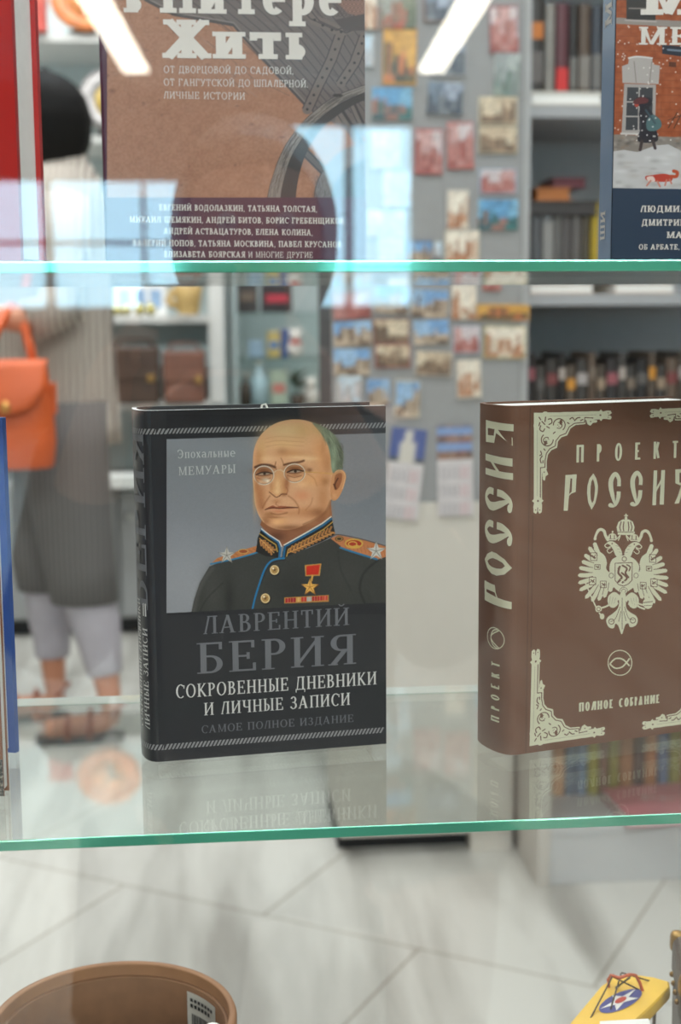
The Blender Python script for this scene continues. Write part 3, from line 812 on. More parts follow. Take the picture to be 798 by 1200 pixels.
# nose
cv.fill([(250, 380), (228, 450), (204, 510), (206, 532), (238, 552), (270, 550), (316, 532), (318, 500), (298, 440), (290, 385)], (218, 162, 114), 26, .8, True); B(258, 480, 18, 50, (240, 196, 148), .8); B(255, 520, 26, 18, (242, 200, 152), .7); B(312, 470, 20, 50, (168, 104, 66), .55); B(214, 480, 12, 40, (190, 130, 86), .5)
cv.line([(202, 522), (222, 538), (246, 556), (262, 552)], 6, (104, 58, 36), .85, 4); cv.line([(268, 550), (286, 536), (318, 536)], 7, (96, 52, 32), .85, 4); cv.line([(318, 530), (326, 508), (314, 490)], 5, (150, 90, 56), .7, 4)
cv.line([(206, 548), (180, 585), (156, 628)], 8, (144, 88, 54), .6, 10); cv.line([(330, 548), (372, 580), (400, 630), (398, 665)], 8, (158, 98, 62), .6, 10); B(250, 585, 34, 20, (190, 128, 86), .6)
# mouth
cv.fill([(176, 636), (222, 612), (250, 620), (276, 614), (330, 618), (392, 626), (330, 634), (262, 634), (220, 634)], (156, 88, 62), 6, .9, True); cv.line([(174, 640), (224, 626), (268, 632), (330, 624), (394, 626)], 6, (84, 40, 28), .95, 3); B(262, 650, 50, 14, (204, 134, 98), .8); cv.line([(215, 664), (262, 672), (320, 660)], 9, (132, 80, 50), .6, 10)
B(120, 470, 22, 60, (168, 104, 62), .5); B(150, 610, 26, 50, (150, 92, 56), .5); B(322, 450, 16, 60, (150, 92, 58), .5); B(300, 540, 22, 14, (140, 84, 52), .5)
B(420, 470, 40, 20, (244, 196, 148), .6); B(290, 250, 40, 26, (150, 96, 60), .35); B(190, 300, 60, 20, (240, 200, 154), .5); B(390, 290, 70, 14, (242, 204, 160), .5)
cv.line([(455, 400), (500, 430), (520, 480)], 5, (176, 116, 74), .5, 8); cv.line([(446, 640), (480, 600), (490, 560)], 6, (164, 104, 66), .45, 10); B(255, 722, 34, 20, (240, 188, 138), .7); B(235, 690, 60, 8, (150, 96, 60), .6)
cv.line([(250, 590), (246, 606), (262, 612)], 5, (150, 92, 60), .6, 5); B(540, 420, 30, 60, (226, 160, 112), .5); B(560, 220, 20, 80, (188, 128, 84), .5)
# jaw, ear, hair
cv.line([(612, 580), (575, 655), (500, 706), (430, 738)], 10, (118, 74, 48), .55, 12); cv.line([(95, 430), (108, 590), (130, 668), (165, 722)], 5, (226, 186, 140), .7, 5)
cv.fill([(622, 410), (640, 385), (668, 370), (698, 380), (714, 412), (704, 470), (676, 540), (645, 577), (617, 568), (610, 500)], (208, 148, 104), sm=True); cv.fill([(640, 420), (664, 396), (688, 402), (684, 450), (660, 500), (636, 500)], (150, 90, 58), 10, .85, True); cv.line([(632, 470), (646, 500), (640, 470), (660, 430)], 9, (84, 46, 30), .9, 5); cv.line([(640, 388), (672, 376), (700, 392), (708, 430), (690, 500)], 6, (232, 182, 136), .8, 4); B(636, 548, 16, 18, (226, 170, 124), .7)
cv.fill([(490, 60), (530, 70), (584, 98), (638, 142), (676, 206), (697, 270), (694, 330), (688, 370), (655, 372), (630, 396), (618, 360), (612, 300), (604, 250), (588, 196), (562, 150), (528, 108)], (116, 130, 110), 8, 1, True)
B(600, 150, 26, 44, (150, 164, 138), .8, -40); B(632, 250, 22, 60, (146, 164, 140), .7, -15); B(628, 345, 16, 40, (156, 172, 148), .8); B(672, 250, 18, 80, (78, 90, 78), .8, -12); B(664, 340, 18, 40, (84, 98, 84), .7)
for k in range(70):
    t = random.random(); x = 520+t*120+random.uniform(-6, 30); y = 76+t*t*150+random.uniform(0, 60); g = random.choice([(84, 98, 84), (168, 182, 156), (130, 146, 122), (66, 76, 66)])
    L_ = random.uniform(30, 70); cv.line([(x, y), (x+L_*.35, y+L_*.6), (x+L_*.5, y+L_*1.25)], 2.2, g, .45, 3)
for k in range(16): cv.line([(672+random.uniform(-4, 14), 196+k*10), (688+random.uniform(0, 10), 216+k*10)], 4, (60, 68, 60), .6, 3)
B(520, 110, 26, 50, (196, 160, 110), .5, -40)
cv.T(0, 0, 1); cv.fill([(195, 718.4), (456, 705.8), (456, 722), (195, 722)], (46, 47, 52))
cv.a = np.clip(.5+(cv.a-.5)*1.08, 0, 1); cv.noise(7, 1.6)
pm_ = attr_mat('printed_cover', .30, coat=.2)
part(cv.mesh('cover_portrait', bk.canvas_map(.00035), pm_, bk.root), 'painted portrait of a bald bespectacled officer in a dark uniform')
# ---- the brown hardcover with gold stamping
def foil_mat():
    m = bpy.data.materials.new('gold_foil_on_cloth'); m.use_nodes = True
    nt = m.node_tree; b = nt.nodes['Principled BSDF']; N = nt.nodes.new; L = nt.links.new
    a = N('ShaderNodeAttribute'); a.attribute_name = 'print'
    r = N('ShaderNodeValToRGB'); r.color_ramp.elements[0].position = .25; r.color_ramp.elements[1].position = .6
    L(a.outputs['Fac'], r.inputs['Fac'])
    mx = N('ShaderNodeMix'); mx.data_type = 'RGBA'
    L(r.outputs['Color'], mx.inputs['Factor']); mx.inputs['A'].default_value = lin((110, 76, 60))+(1,); mx.inputs['B'].default_value = lin((228, 226, 200))+(1,)
    L(mx.outputs['Result'], b.inputs['Base Color'])
    k = N('ShaderNodeMath'); k.operation = 'MULTIPLY'; k.inputs[1].default_value = .35; L(r.outputs['Color'], k.inputs[0]); L(k.outputs[0], b.inputs['Metallic'])
    b.inputs['Roughness'].default_value = .42; b.inputs['Specular IOR Level'].default_value = .35
    return m
foil_cloth = foil_mat()
gold = mat('gold_foil', (228, 226, 200), .40, .35, var=.06, scale=60)
cloth = mat('brown_book_cloth', (110, 76, 60), .62, var=.10, scale=900., bump=.10, bscale=1500., spec=.35)
bb = Book('book', 'brown cloth hardcover book stamped in gold with a crowned double eagle, on the lower shelf', (.1735, .7742, ZL), math.radians(17.), .134, .2075, .042, cloth, b=.008, r=.004, bt=.003, zrec=.0012)
# joint groove shade beside the spine, painted as two flat darker strips
gv = MB()
for k, uu in enumerate((.0072, .0098)):
    gv.add([(uu, -.0002, .001), (uu+.0009, -.0002, .001), (uu+.0009, -.0002, bb.h-.001), (uu, -.0002, bb.h-.001)], [(0, 1, 2, 3)])
gv.build('groove_shade_strip', mat('groove_shade_brown', (92, 62, 48), .7), bb.root)
CONDB = dict(s=.15, h=.12, l=0., t=0., wd=.60)
fo = bb.text_polys('ПРОЕКТ', (675, 542), (794, 536.3), 20.5, CONDB, .75)
fo += bb.text_polys('ПОЛНОЕ СОБРАНИЕ', (678, 833.8), (772.5, 823.5), 10.3, dict(s=.19, h=.15, l=0., t=0., wd=.62), .12)
qL = lambda P: [(655+x/5.58, 545+y/5.58) for x, y in P]
_lo = [(382, 381), (396, 405), (404, 440), (402, 475), (392, 520), (374, 553), (358, 520), (352, 475), (354, 440), (364, 405)]
_li = [(380, 407), (386, 425), (390, 450), (388, 480), (384, 508), (377, 522), (370, 505), (368, 475), (369, 445), (373, 420)]
_cv = lambda P: [((600+x/4.03-655)*5.58, (460+y/4.03-545)*5.58) for x, y in P]
def lerp_w(ws, n): return [ws[min(int(i*(len(ws)-1)/(n-1)), len(ws)-2)]*(1-(i*(len(ws)-1)/(n-1)) % 1)+ws[min(int(i*(len(ws)-1)/(n-1)), len(ws)-2)+1]*((i*(len(ws)-1)/(n-1)) % 1) if i < n-1 else ws[-1] for i in range(n)]
def ess(ox, oy):
    A = smooth_pts([(389, 138), (390, 92), (367, 57), (341, 92), (337, 140), (348, 200), (362, 258)], 5); Bq = smooth_pts([(388, 172), (384, 215), (368, 256), (346, 270), (336, 260)], 5)
    P_ = stroke(A, lerp_w([24, 24, 26, 30, 31, 26, 10], len(A)))+stroke(Bq, lerp_w([26, 26, 20, 16, 22], len(Bq)))
    P_.append([(336+16*math.cos(k*PI/6), 262+14*math.sin(k*PI/6)) for k in range(12)])
    return [[(x+ox, y+oy) for x, y in q] for q in P_]
LET = [[[(40, 65), (75, 65), (55, 298), (28, 298)], [(40, 65), (113, 60), (113, 85), (40, 88)], [(85, 60), (113, 60), (107, 175), (80, 180)], [(60, 205), (68, 185), (90, 165), (107, 160), (107, 175), (78, 186)]],
       [_cv([_lo[i], _lo[(i+1) % 10], _li[(i+1) % 10], _li[i]]) for i in range(10)], ess(0, 0), ess(142, -8),
       [[(617, 35), (640, 34), (632, 262), (608, 262)], [(667, 33), (691, 32), (683, 258), (655, 258)], [(632, 178), (633, 150), (668, 85), (668, 112)]],
       [[(758, 28), (840, 24), (840, 48), (758, 52)], [(758, 28), (785, 28), (785, 115), (758, 106)], [(758, 106), (815, 122), (815, 142), (758, 118)], [(812, 26), (840, 24), (832, 255), (806, 255)], [(798, 128), (816, 134), (782, 250), (752, 252), (775, 200)]]]
px = []
for q in LET[:5]: px += [qL(p_) for p_ in q]
for p_ in LET[5]: px.append([(min(x, 804), y) for x, y in qL(p_)])
q6 = lambda P: [(600+x/4.03, 750+y/4.03) for x, y in P]
px += [q6(p) for p in ringpoly(508, 107, 58, 61, 4.5, 4.5, 0, 360, 40)]
for sg in (-1, 1):
    px += [q6(p) for p in stroke(smooth_pts([(460, 112-0), (485, 110+sg*22), (515, 108+sg*20), (535, 106+sg*4), (553, 104-sg*18)], 6), 7)]
fo += bb.px_polys(px)
bb.ink(fo, 'cover_lettering', gold, .0003)

def foil_canvas(x0, y0, x1, y1, res=2.2): return Canvas(x0, y0, x1, y1, res, (0, 0, 0))
F1, F0 = (255, 255, 255), (0, 0, 0)
# emblem
ev = foil_canvas(672, 598, 787, 746, 2.3); ev.T(660, 590, 5.783)
def sym(fn):
    fn(lambda P: P); fn(lambda P: [(810-x, y-(x-405)*.06+0) for x, y in P])
cx_ = 405
def wing(m):
    tips = [(208, 262), (172, 292), (140, 345), (122, 390), (104, 434), (96, 486), (98, 540), (106, 590), (146, 645), (190, 665), (236, 660), (275, 640), (316, 600)]
    root = [(232, 330), (215, 360), (205, 390), (200, 420), (196, 452), (198, 486), (204, 510), (214, 535), (232, 550), (252, 560), (276, 560), (300, 550), (325, 540)]
    ev.fill(m([(212, 300), (245, 325), (280, 355), (294, 400), (290, 440), (310, 465), (345, 470), (350, 560), (300, 575), (250, 580), (210, 570), (190, 520), (186, 440), (190, 360)]), F1, sm=True)
    for t, r in zip(tips, root):
        dx, dy = t[0]-r[0], t[1]-r[1]; d = math.hypot(dx, dy); nx, ny = -dy/d*17, dx/d*17
        ev.fill(m([(r[0]+nx, r[1]+ny), (t[0]+nx*.75-dx*.12, t[1]+ny*.75-dy*.12), t, (t[0]-nx*.75-dx*.12, t[1]-ny*.75-dy*.12), (r[0]-nx, r[1]-ny)]), F1, sm=False)
        ev.line(m([(r[0]+nx*1.05, r[1]+ny*1.05), (t[0]+nx-dx*.2, t[1]+ny-dy*.2)]), 4, F0, .8)
    for x, y, w_, h_ in ((205, 360, 22, 26), (230, 430, 18, 16), (197, 525, 22, 26), (270, 548, 20, 22)):
        ev.line(m([(x-w_, y-h_), (x+w_, y-h_), (x+w_, y+h_), (x-w_, y+h_), (x-w_, y-h_)]), 4, F0, .9, sm=False); ev.line(m([(x-w_*.5, y-h_*.3), (x+w_*.5, y+h_*.3)]), 7, F0, .8); ev.line(m([(x+w_*.5, y-h_*.5), (x, y+h_*.4)]), 5, F0, .7)
    # neck and head
    ev.fill(m([(400, 400), (396, 330), (376, 290), (345, 262), (318, 255), (300, 262), (296, 272), (316, 282), (338, 316), (352, 350), (380, 380)]), F1, sm=True)
    ev.line(m([(300, 265), (280, 285), (296, 300), (318, 292)]), 7, F1); ev.line(m([(318, 300), (296, 316), (310, 336), (332, 322)]), 6, F1)
    ev.disc(m([(330, 272)])[0][0], m([(330, 272)])[0][1], 5, 5, F0); 
    for k in range(4): ev.line(m([(352+k*12, 285+k*22), (372+k*9, 290+k*20)]), 3, F0, .6)
    # small crown and ribbon
    ev.fill(m([(302, 250), (300, 225), (310, 208), (332, 200), (352, 208), (362, 226), (358, 250)]), F1, sm=False); ev.disc(*m([(333, 192)])[0], 6, 8, F1)
    for x in (318, 345): ev.line(m([(x, 214), (x, 238)]), 6, F0, .8)
    ev.line(m([(306, 240), (356, 240)]), 3, F0, .8)
    ev.line(m([(362, 240), (385, 215), (372, 250)]), 7, F1); ev.line(m([(300, 246), (284, 215), (276, 188), (256, 176), (236, 184), (222, 215), (214, 240)]), 20, F1); ev.line(m([(252, 190), (236, 206), (226, 232)]), 6, F0, .8)
    # legs
    ev.fill(m([(350, 600), (310, 620), (298, 660), (316, 700), (345, 705), (372, 680), (392, 640)]), F1, sm=True); ev.line(m([(340, 660), (300, 692), (262, 706)]), 12, F1); ev.line(m([(372, 660), (380, 690)]), 10, F0, .8)
    for k in range(3): ev.line(m([(318+k*18, 628+k*6), (310+k*16, 690-k*6)]), 3, F0, .5)
sym(wing)
ev.fill([(330, 380), (360, 362), (405, 352), (455, 362), (490, 385), (512, 420), (510, 460), (500, 520), (470, 570), (430, 600), (405, 620), (380, 600), (345, 570), (325, 520), (312, 460), (314, 415)], F1, sm=True)
ev.ring(412, 376, 15, 15, 5, F0, .8)
ev.line([(350, 405), (466, 400), (464, 520), (440, 545), (406, 560), (372, 548), (350, 520), (350, 405)], 5, F0, .9, sm=False)
for P, wd in (([(380, 430), (372, 470), (395, 500), (372, 530)], 14), ([(400, 420), (430, 440), (420, 470), (440, 500)], 12), ([(395, 470), (430, 505), (400, 535)], 12), ([(430, 415), (452, 430), (445, 455)], 9), ([(370, 440), (385, 425)], 8)): ev.line(P, wd, F0, .95)
ev.disc(404, 445, 9, 9, F1); ev.line([(390, 515), (420, 530), (440, 520)], 5, F1)
for x in (324, 492): ev.ring(x, 488, 15, 16, 4, F0, .7)
ev.ring(408, 592, 26, 24, 4, F0, .6); ev.ring(408, 592, 14, 12, 4, F0, .6)
# tail
ev.fill([(385, 610), (372, 700), (340, 740), (300, 770), (290, 800), (308, 838), (340, 845), (352, 815), (372, 830), (395, 886), (418, 825), (438, 812), (452, 838), (490, 826), (504, 790), (490, 760), (450, 735), (424, 700), (420, 610)], F1, sm=True)
for P in ([(398, 640), (398, 850)], [(384, 700), (352, 780), (318, 800)], [(414, 700), (440, 775), (476, 788)], [(390, 730), (374, 800)], [(408, 730), (424, 795)]): ev.line(P, 4, F0, .75)
ev.ring(325, 800, 18, 18, 5, F0, .8); ev.ring(470, 792, 18, 18, 5, F0, .8)
# crown
ev.fill([(368, 212), (360, 160), (372, 125), (400, 108), (444, 108), (470, 124), (482, 160), (470, 214)], F1, sm=False); ev.line([(424, 72), (424, 112)], 9, F1); ev.line([(412, 82), (436, 82)], 7, F1); ev.disc(424, 100, 10, 10, F1)
for x, b_ in ((388, -10), (408, -5), (440, 5), (458, 10)): ev.line([(x-b_*.3, 125), (x+b_*.6, 160), (x, 185)], 7, F0, .85)
ev.line([(366, 194), (474, 194)], 4, F0, .9)
# sceptre and orb
ev.line([(150, 540), (215, 690), (262, 772)], 9, F1); ev.disc(238, 715, 22, 24, F1); ev.disc(262, 765, 16, 20, F1); ev.ring(238, 715, 12, 12, 4, F0, .8); ev.line([(222, 740), (262, 730)], 5, F0, .7)
ev.line([(480, 670), (545, 690)], 12, F1); ev.disc(572, 676, 34, 38, F1); ev.line([(572, 605), (572, 645)], 9, F1); ev.line([(558, 622), (588, 620)], 7, F1); ev.line([(540, 672), (604, 664)], 5, F0, .8); ev.line([(548, 692), (600, 690)], 4, F0, .6)
part(ev.mesh('eagle_emblem', bb.canvas_map(.00025), foil_cloth, bb.root), 'gold crowned double-headed eagle')
# corner ornaments
ov = foil_canvas(622, 478, 718, 604, 2.2); ov.T(600, 460, 4.03)
def orn(c):
    c.T(618, 476, 7.824)
    c.fill([(58, 60), (132, 60), (132, 862), (56, 862)], F1); c.fill([(60, 62), (672, 44), (672, 122), (60, 132)], F1)
    c.fill([(60, 60), (650, 50), (640, 112), (530, 114), (530, 164), (442, 172), (394, 204), (364, 268), (312, 284), (278, 322), (272, 380), (218, 404), (188, 444), (176, 504), (176, 578), (125, 580), (60, 580)], F1)
    c.line([(600, 108), (524, 104), (522, 148), (430, 157), (382, 190), (350, 250), (298, 270), (260, 316), (254, 364), (203, 390), (172, 434), (160, 500), (159, 560), (118, 564), (117, 850)], 8, F0, .85, sm=False)
    c.line([(200, 92), (650, 78)], 4, F0, .5); c.line([(88, 220), (88, 840)], 4, F0, .45)
    for x, y, r, a in ((290, 172, 54, -60), (180, 308, 54, 120)):
        c.ring(x, y, r, r*1.05, 9, F0, .9, a-120, a+110); c.ring(x-4, y+4, r*.55, r*.5, 8, F0, .8, a-40, a+180); c.disc(x+r*.6*math.cos(math.radians(a)), y+r*.6*math.sin(math.radians(a)), 14, 20, F0, .8)
        for k in range(4): c.disc(x-12+k*9, y+14*math.sin(k*2.), 4.5, 4.5, F0, .8)
    for P in ([(100, 92), (120, 124)], [(165, 100), (160, 140)], [(132, 140), (158, 168)], [(190, 120), (216, 116), (222, 150), (196, 168)], [(120, 180), (112, 214), (140, 232), (156, 208)], [(176, 186), (200, 200)], [(104, 178), (112, 150)],
              [(388, 118), (410, 104), (424, 120)], [(430, 132), (456, 108), (480, 104)], [(486, 132), (506, 122)], [(366, 150), (380, 160)], [(120, 412), (128, 440), (112, 452)], [(134, 456), (116, 486), (124, 520)], [(140, 520), (142, 500)], [(150, 392), (160, 404)], [(236, 250), (252, 236)]): c.line(P, 10, F0, .9)
    c.fill([(630, 80), (655, 50), (672, 28), (690, 50), (725, 40), (760, 40), (772, 62), (752, 80), (772, 100), (762, 122), (722, 118), (690, 116), (672, 138), (655, 112)], F1); c.disc(668, 82, 9, 8, F0, .9); c.line([(740, 82), (790, 82)], 7, F0, .9); c.disc(738, 62, 5, 5, F0, .8); c.disc(740, 102, 5, 5, F0, .8)
    c.fill([(56, 850), (76, 836), (95, 820), (116, 838), (148, 866), (130, 884), (134, 920), (130, 972), (108, 986), (94, 962), (76, 988), (54, 972), (52, 920), (60, 886), (40, 870)], F1); c.disc(95, 868, 8, 10, F0, .9); c.line([(92, 930), (92, 990)], 6, F0, .9); c.disc(74, 952, 5, 6, F0, .8); c.disc(112, 952, 5, 6, F0, .8)
    c.fill([(534, 112), (640, 130), (634, 150), (600, 152), (575, 180), (548, 164)], F1); c.disc(578, 140, 7, 6, F0, .8); c.fill([(132, 575), (172, 580), (190, 624), (166, 644), (158, 684), (142, 676), (136, 640)], F1); c.disc(152, 605, 6, 7, F0, .8)
    c.disc(82, 84, 26, 26, F1); c.disc(162, 66, 26, 18, F1); c.disc(70, 180, 16, 24, F1)
orn(ov)
um = bb.uv1((716, 482))[0]+bb.uv1((762, 480))[0]
vm = bb.uv1((626, 483))[1]+bb.uv1((619.5, 875))[1]
for fx, fy in ((0, 0), (1, 0), (0, 1), (1, 1)):
    def f(X, Y, fx=fx, fy=fy):
        u_, v_ = bb.uv(X, Y)
        if fx: u_ = um-u_
        if fy: v_ = vm-v_
        return np.stack([np.clip(u_, .0005, bb.w-.0003), np.full_like(u_, -.00022), np.clip(v_, .0003, bb.h-.0003)], 1)
    ov.mesh('corner_ornament', f, foil_cloth, bb.root)
zb = lambda py: bb.uv1((600, py))[1]
BD0, BDC = .0065, .024
mb = MB()
for li, (q, cpy) in enumerate(zip(LET, (701, 664, 627, 588, 549, 509))):
    ys = [y for p_ in q for _, y in p_]; xs = [x for p_ in q for x, _ in p_]; y1, y0 = max(ys), min(ys); xm = (max(xs)+min(xs))/2; k = .0138/(max(xs)-min(xs)); v_ = zb(cpy)
    for n_, p_ in enumerate(q):
        ep = .0003+n_*6e-6; c4 = p_ if len(p_) == 4 else None
        if c4:
            a_, b_, c_, d_ = c4
            if abs(b_[1]-a_[1])+abs(c_[1]-d_[1]) < abs(c_[1]-b_[1])+abs(d_[1]-a_[1]): a_, b_, c_, d_ = b_, c_, d_, a_
            st = []; N_ = max(2, int(abs(a_[1]-b_[1])/12)+1)
            for j_ in range(N_+1):
                f_ = j_/N_
                for A_, B_ in ((a_, b_), (d_, c_)):
                    X_, Y_ = A_[0]+(B_[0]-A_[0])*f_, A_[1]+(B_[1]-A_[1])*f_
                    s_ = bb.spine(BD0+BDC*(y1-Y_)/(y1-y0), ep); st.append((s_[0], s_[1], v_+(X_-xm)*k))
            mb.add(st, [(2*j_, 2*j_+1, 2*j_+3, 2*j_+2) for j_ in range(N_)])
        else:
            st = []
            for X_, Y_ in p_: s_ = bb.spine(BD0+BDC*(y1-Y_)/(y1-y0), ep); st.append((s_[0], s_[1], v_+(X_-xm)*k))
            mb.add(st, [tuple(range(len(st)))])
mb.build('spine_lettering', gold, bb.root)
bb.spine_text('ПРОЕКТ', .0140, .0075, zb(850), zb(780), CONDB, .5).build('spine_lettering', gold, bb.root)
mb = MB(); zc_ = zb(752)
for P in ringpoly(0, 0, .0066, .0080, .0006, .0006, 0, 360, 36)+stroke(smooth_pts([(-.0055, -.004), (-.001, .0035), (.004, .002), (.006, -.003)], 5), .0008)+stroke(smooth_pts([(.0055, -.004), (.001, .0035), (-.004, .002), (-.006, -.003)], 5), .0008):
    vs = []
    for a, b in P: q = bb.spine(.0185+b); vs.append((q[0], q[1], zc_+a))
    mb.add(vs, [tuple(range(len(vs)))])
mb.build('spine_emblem', gold, bb.root)

# ---- upper shelf: brown and purple book
pj = mat('purple_jacket', (76, 36, 58), .32, var=.04, coat=.2)
pb = Book('book', 'brown and purple paperback with a big pale title and a cartwheel drawing', (-.0532, .705, ZU), 0., .1312, .207, .020, pj, rounded=False, r=.0015, bt=.0012, rec=.001)
cv = Canvas(125.5, 0, 428.3, 304, 1.35, (158, 112, 88))
cv.noise(16, 3); cv.noise(10, 12)
for k in range(60): cv.blob(random.uniform(126, 428), random.uniform(0, 232), random.uniform(1, 4), random.uniform(1, 3), (104, 70, 56), .5)
cv.T(120, 0, 2.574)
wood, wdk, wlt = (104, 92, 90), (52, 46, 48), (138, 126, 122)
cv.fill([(120, -4), (215, 44), (300, 64), (396, 76), (440, 128), (470, 160), (520, 225), (610, 320), (640, 345), (800, 420), (800, -4)], wood)
for k in range(16): cv.line([(250+k*36, -10), (420+k*30, 120), (640+k*22, 340)], 2.5, wdk, .7, sm=False)
for k in range(60):
    x = random.uniform(300, 790); y = random.uniform(0, 300); cv.line([(x, y), (x+random.uniform(20, 60), y+random.uniform(18, 50))], 1.5, random.choice([wdk, wlt]), .5)
for P in ([(130, 0), (215, 44), (396, 76), (440, 128), (620, 325)],): cv.line(P, 9, (70, 62, 62), 1, sm=False); cv.line([(a, b-7) for a, b in P], 4, wlt, .8, sm=False)
for P in ([(720, 96), (690, 180), (650, 260), (618, 330)], [(790, 110), (760, 190), (720, 250)], [(590, 0), (640, 60), (720, 96), (800, 60)]):
    cv.line(P, 30, (112, 98, 94), 1, sm=False); cv.line([(a-14, b-4) for a, b in P], 3, wdk, .9, sm=False); cv.line([(a+15, b+4) for a, b in P], 3, wdk, .9, sm=False)
    for a, b in smooth_pts(P, 3): cv.disc(a, b, 4, 4, (46, 40, 42))
cv.fill([(700, 0), (800, 0), (800, 58), (740, 40)], (150, 112, 100)); 
for i in range(9):
    for j in range(5): cv.ring(705+i*12+(j % 2)*6, 2+j*11, 5, 4, 1.5, (70, 52, 50), .8)
cv.fill([(700, 60), (800, 40), (800, 90), (730, 96)], (78, 68, 68))
# wheel
cv.T(300, 100, 5.7)
out_ = smooth_pts([(76, 760), (88, 690), (115, 600), (150, 500), (205, 390), (285, 280), (370, 190), (470, 110), (570, 55), (735, -5)], 6)
mid_ = smooth_pts([(166, 760), (172, 700), (198, 590), (232, 490), (280, 400), (350, 300), (430, 220), (520, 150), (610, 98), (735, 45)], 6)
inn_ = smooth_pts([(264, 760), (268, 700), (286, 600), (318, 490), (360, 400), (420, 310), (490, 240), (570, 180), (650, 130), (735, 92)], 6)
cv.fill(inn_+[(740, 760)], (158, 112, 88), 1, .0)
cv.fill([(700, 290), (735, 250), (735, 330)], wdk)
cv.fill([(520, 260), (545, 180), (640, 290)], (120, 104, 98)); 
for a, b, wd in (((560, 175), (690, 380), 60), ((640, 120), (735, 330), 46)): cv.line([a, b], wd, (112, 100, 96)); cv.line([(a[0]-wd*.5, a[1]), (b[0]-wd*.5, b[1])], 5, wdk); cv.line([(a[0]+wd*.35, a[1]), (b[0]+wd*.35, b[1])], wd*.35, (60, 52, 54))
cv.line([(325, 445), (480, 600)], 60, (96, 84, 80)); cv.line([(340, 430), (500, 585)], 8, (46, 40, 42)); cv.line([(318, 470), (470, 620)], 6, (46, 40, 42))
hub = smooth_pts([(385, 760), (400, 680), (430, 600), (490, 520), (580, 440), (735, 380)], 6)
cv.fill(hub+[(740, 760)], (122, 110, 106)); cv.fill([(495, 760), (520, 660), (600, 560), (735, 480), (740, 760)], (64, 56, 58), sm=False); cv.line(hub, 5, wdk)
cv.fill(out_+mid_[::-1], (132, 122, 116)); cv.fill(mid_+inn_[::-1], (62, 54, 54)); cv.line(out_, 4, wdk); cv.line(mid_, 5, (40, 36, 38)); cv.line(inn_, 4, wdk)
for k in range(70):
    t = random.randint(0, len(out_)-8); f_ = random.uniform(.12, .9)
    P = [(out_[i][0]*(1-f_)+mid_[i][0]*f_+random.uniform(-4, 4), out_[i][1]*(1-f_)+mid_[i][1]*f_) for i in range(t, t+7)]; cv.line(P, 3, (72, 64, 62), .8)
for k in range(40):
    x, y = random.uniform(390, 500), random.uniform(600, 750); cv.line([(x, y), (x+random.uniform(-20, 20), y+40)], 3, (80, 72, 70), .6)
cv.disc(545, 68, 34, 12, (56, 48, 48))
cv.T(0, 0, 1); cv.fill([(120, 231.5), (430, 231.5), (430, 310), (120, 310)], (78, 38, 58))
cv.mesh('cover_illustration', pb.canvas_map(.0002), pm_, pb.root)
ink_cream = mat('ink_cream', (212, 206, 200), .5)
T = []
for txt, a, b, c, P, g in (('в Питере', (145, 14.5), (402, 18.5), 45, SLABX, .05), ('Жить', (191, 68), (359, 70), 45, SLABX, .04),
        ('ОТ ДВОРЦОВОЙ ДО САДОВОЙ,', (192, 85.5), (344, 87), 8.2, SLABL, .12), ('ОТ ГАНГУТСКОЙ ДО ШПАЛЕРНОЙ.', (192, 100.5), (361, 102.5), 8.2, SLABL, .12), ('ЛИЧНЫЕ ИСТОРИИ', (192, 115.5), (287, 117), 8.2, SLABL, .12),
        ('ЕВГЕНИЙ ВОДОЛАЗКИН, ТАТЬЯНА ТОЛСТАЯ,', (186.5, 246.5), (371.5, 248.5), 7, SLAB, .1), ('МИХАИЛ ШЕМЯКИН, АНДРЕЙ БИТОВ, БОРИС ГРЕБЕНЩИКОВ,', (152, 260.5), (405, 262.5), 7, SLAB, .1),
        ('АНДРЕЙ АСТВАЦАТУРОВ, ЕЛЕНА КОЛИНА,', (192, 274), (366.6, 276), 7, SLAB, .1), ('ВАЛЕРИЙ ПОПОВ, ТАТЬЯНА МОСКВИНА, ПАВЕЛ КРУСАНОВ,', (156, 288), (402, 290), 7, SLAB, .1),
        ('ЕЛИЗАВЕТА БОЯРСКАЯ', (192.4, 301.3), (287.5, 301.8), 7, SLAB, .1), ('И МНОГИЕ ДРУГИЕ', (291, 301.8), (366.6, 302.3), 7, SLABL, .12)):
    T += pb.text_polys(txt, a, b, c, P, g)
pb.ink(T, 'cover_lettering', ink_cream, .0004)

# ---- upper shelf: winter street book
nj = mat('navy_jacket', (36, 52, 74), .35, var=.04, coat=.15)
c0 = at(716, 300, .70)
nb = Book('book', 'navy book with an orange brick winter street on its cover, upper shelf', (c0.x, .70, ZU), math.radians(1.5), .131, .207, .0215, nj, rounded=False, r=.0015, bt=.0015)
cv = Canvas(716.5, 0, 801, 303, 2.0, (150, 78, 46))
cv.noise(24, 8); cv.T(690, 0, 3.87)
for y in range(-2, 640, 33): cv.line([(90, y), (440, y+6)], 2, (110, 54, 34), .7, sm=False)
for k in range(60): x, y = random.uniform(90, 440), random.randint(0, 18)*33; cv.line([(x, y), (x, y+33)], 2, (110, 54, 34), .6, sm=False)
cv.fill([(90, 78), (430, 96), (430, 126), (90, 106)], (142, 134, 130)); cv.fill([(170, -5), (300, -5), (302, 92), (170, 88)], (52, 50, 52)); cv.line([(182, 38), (282, 40)], 6, (130, 124, 120)); cv.line([(166, 92), (304, 98)], 8, (168, 160, 156))
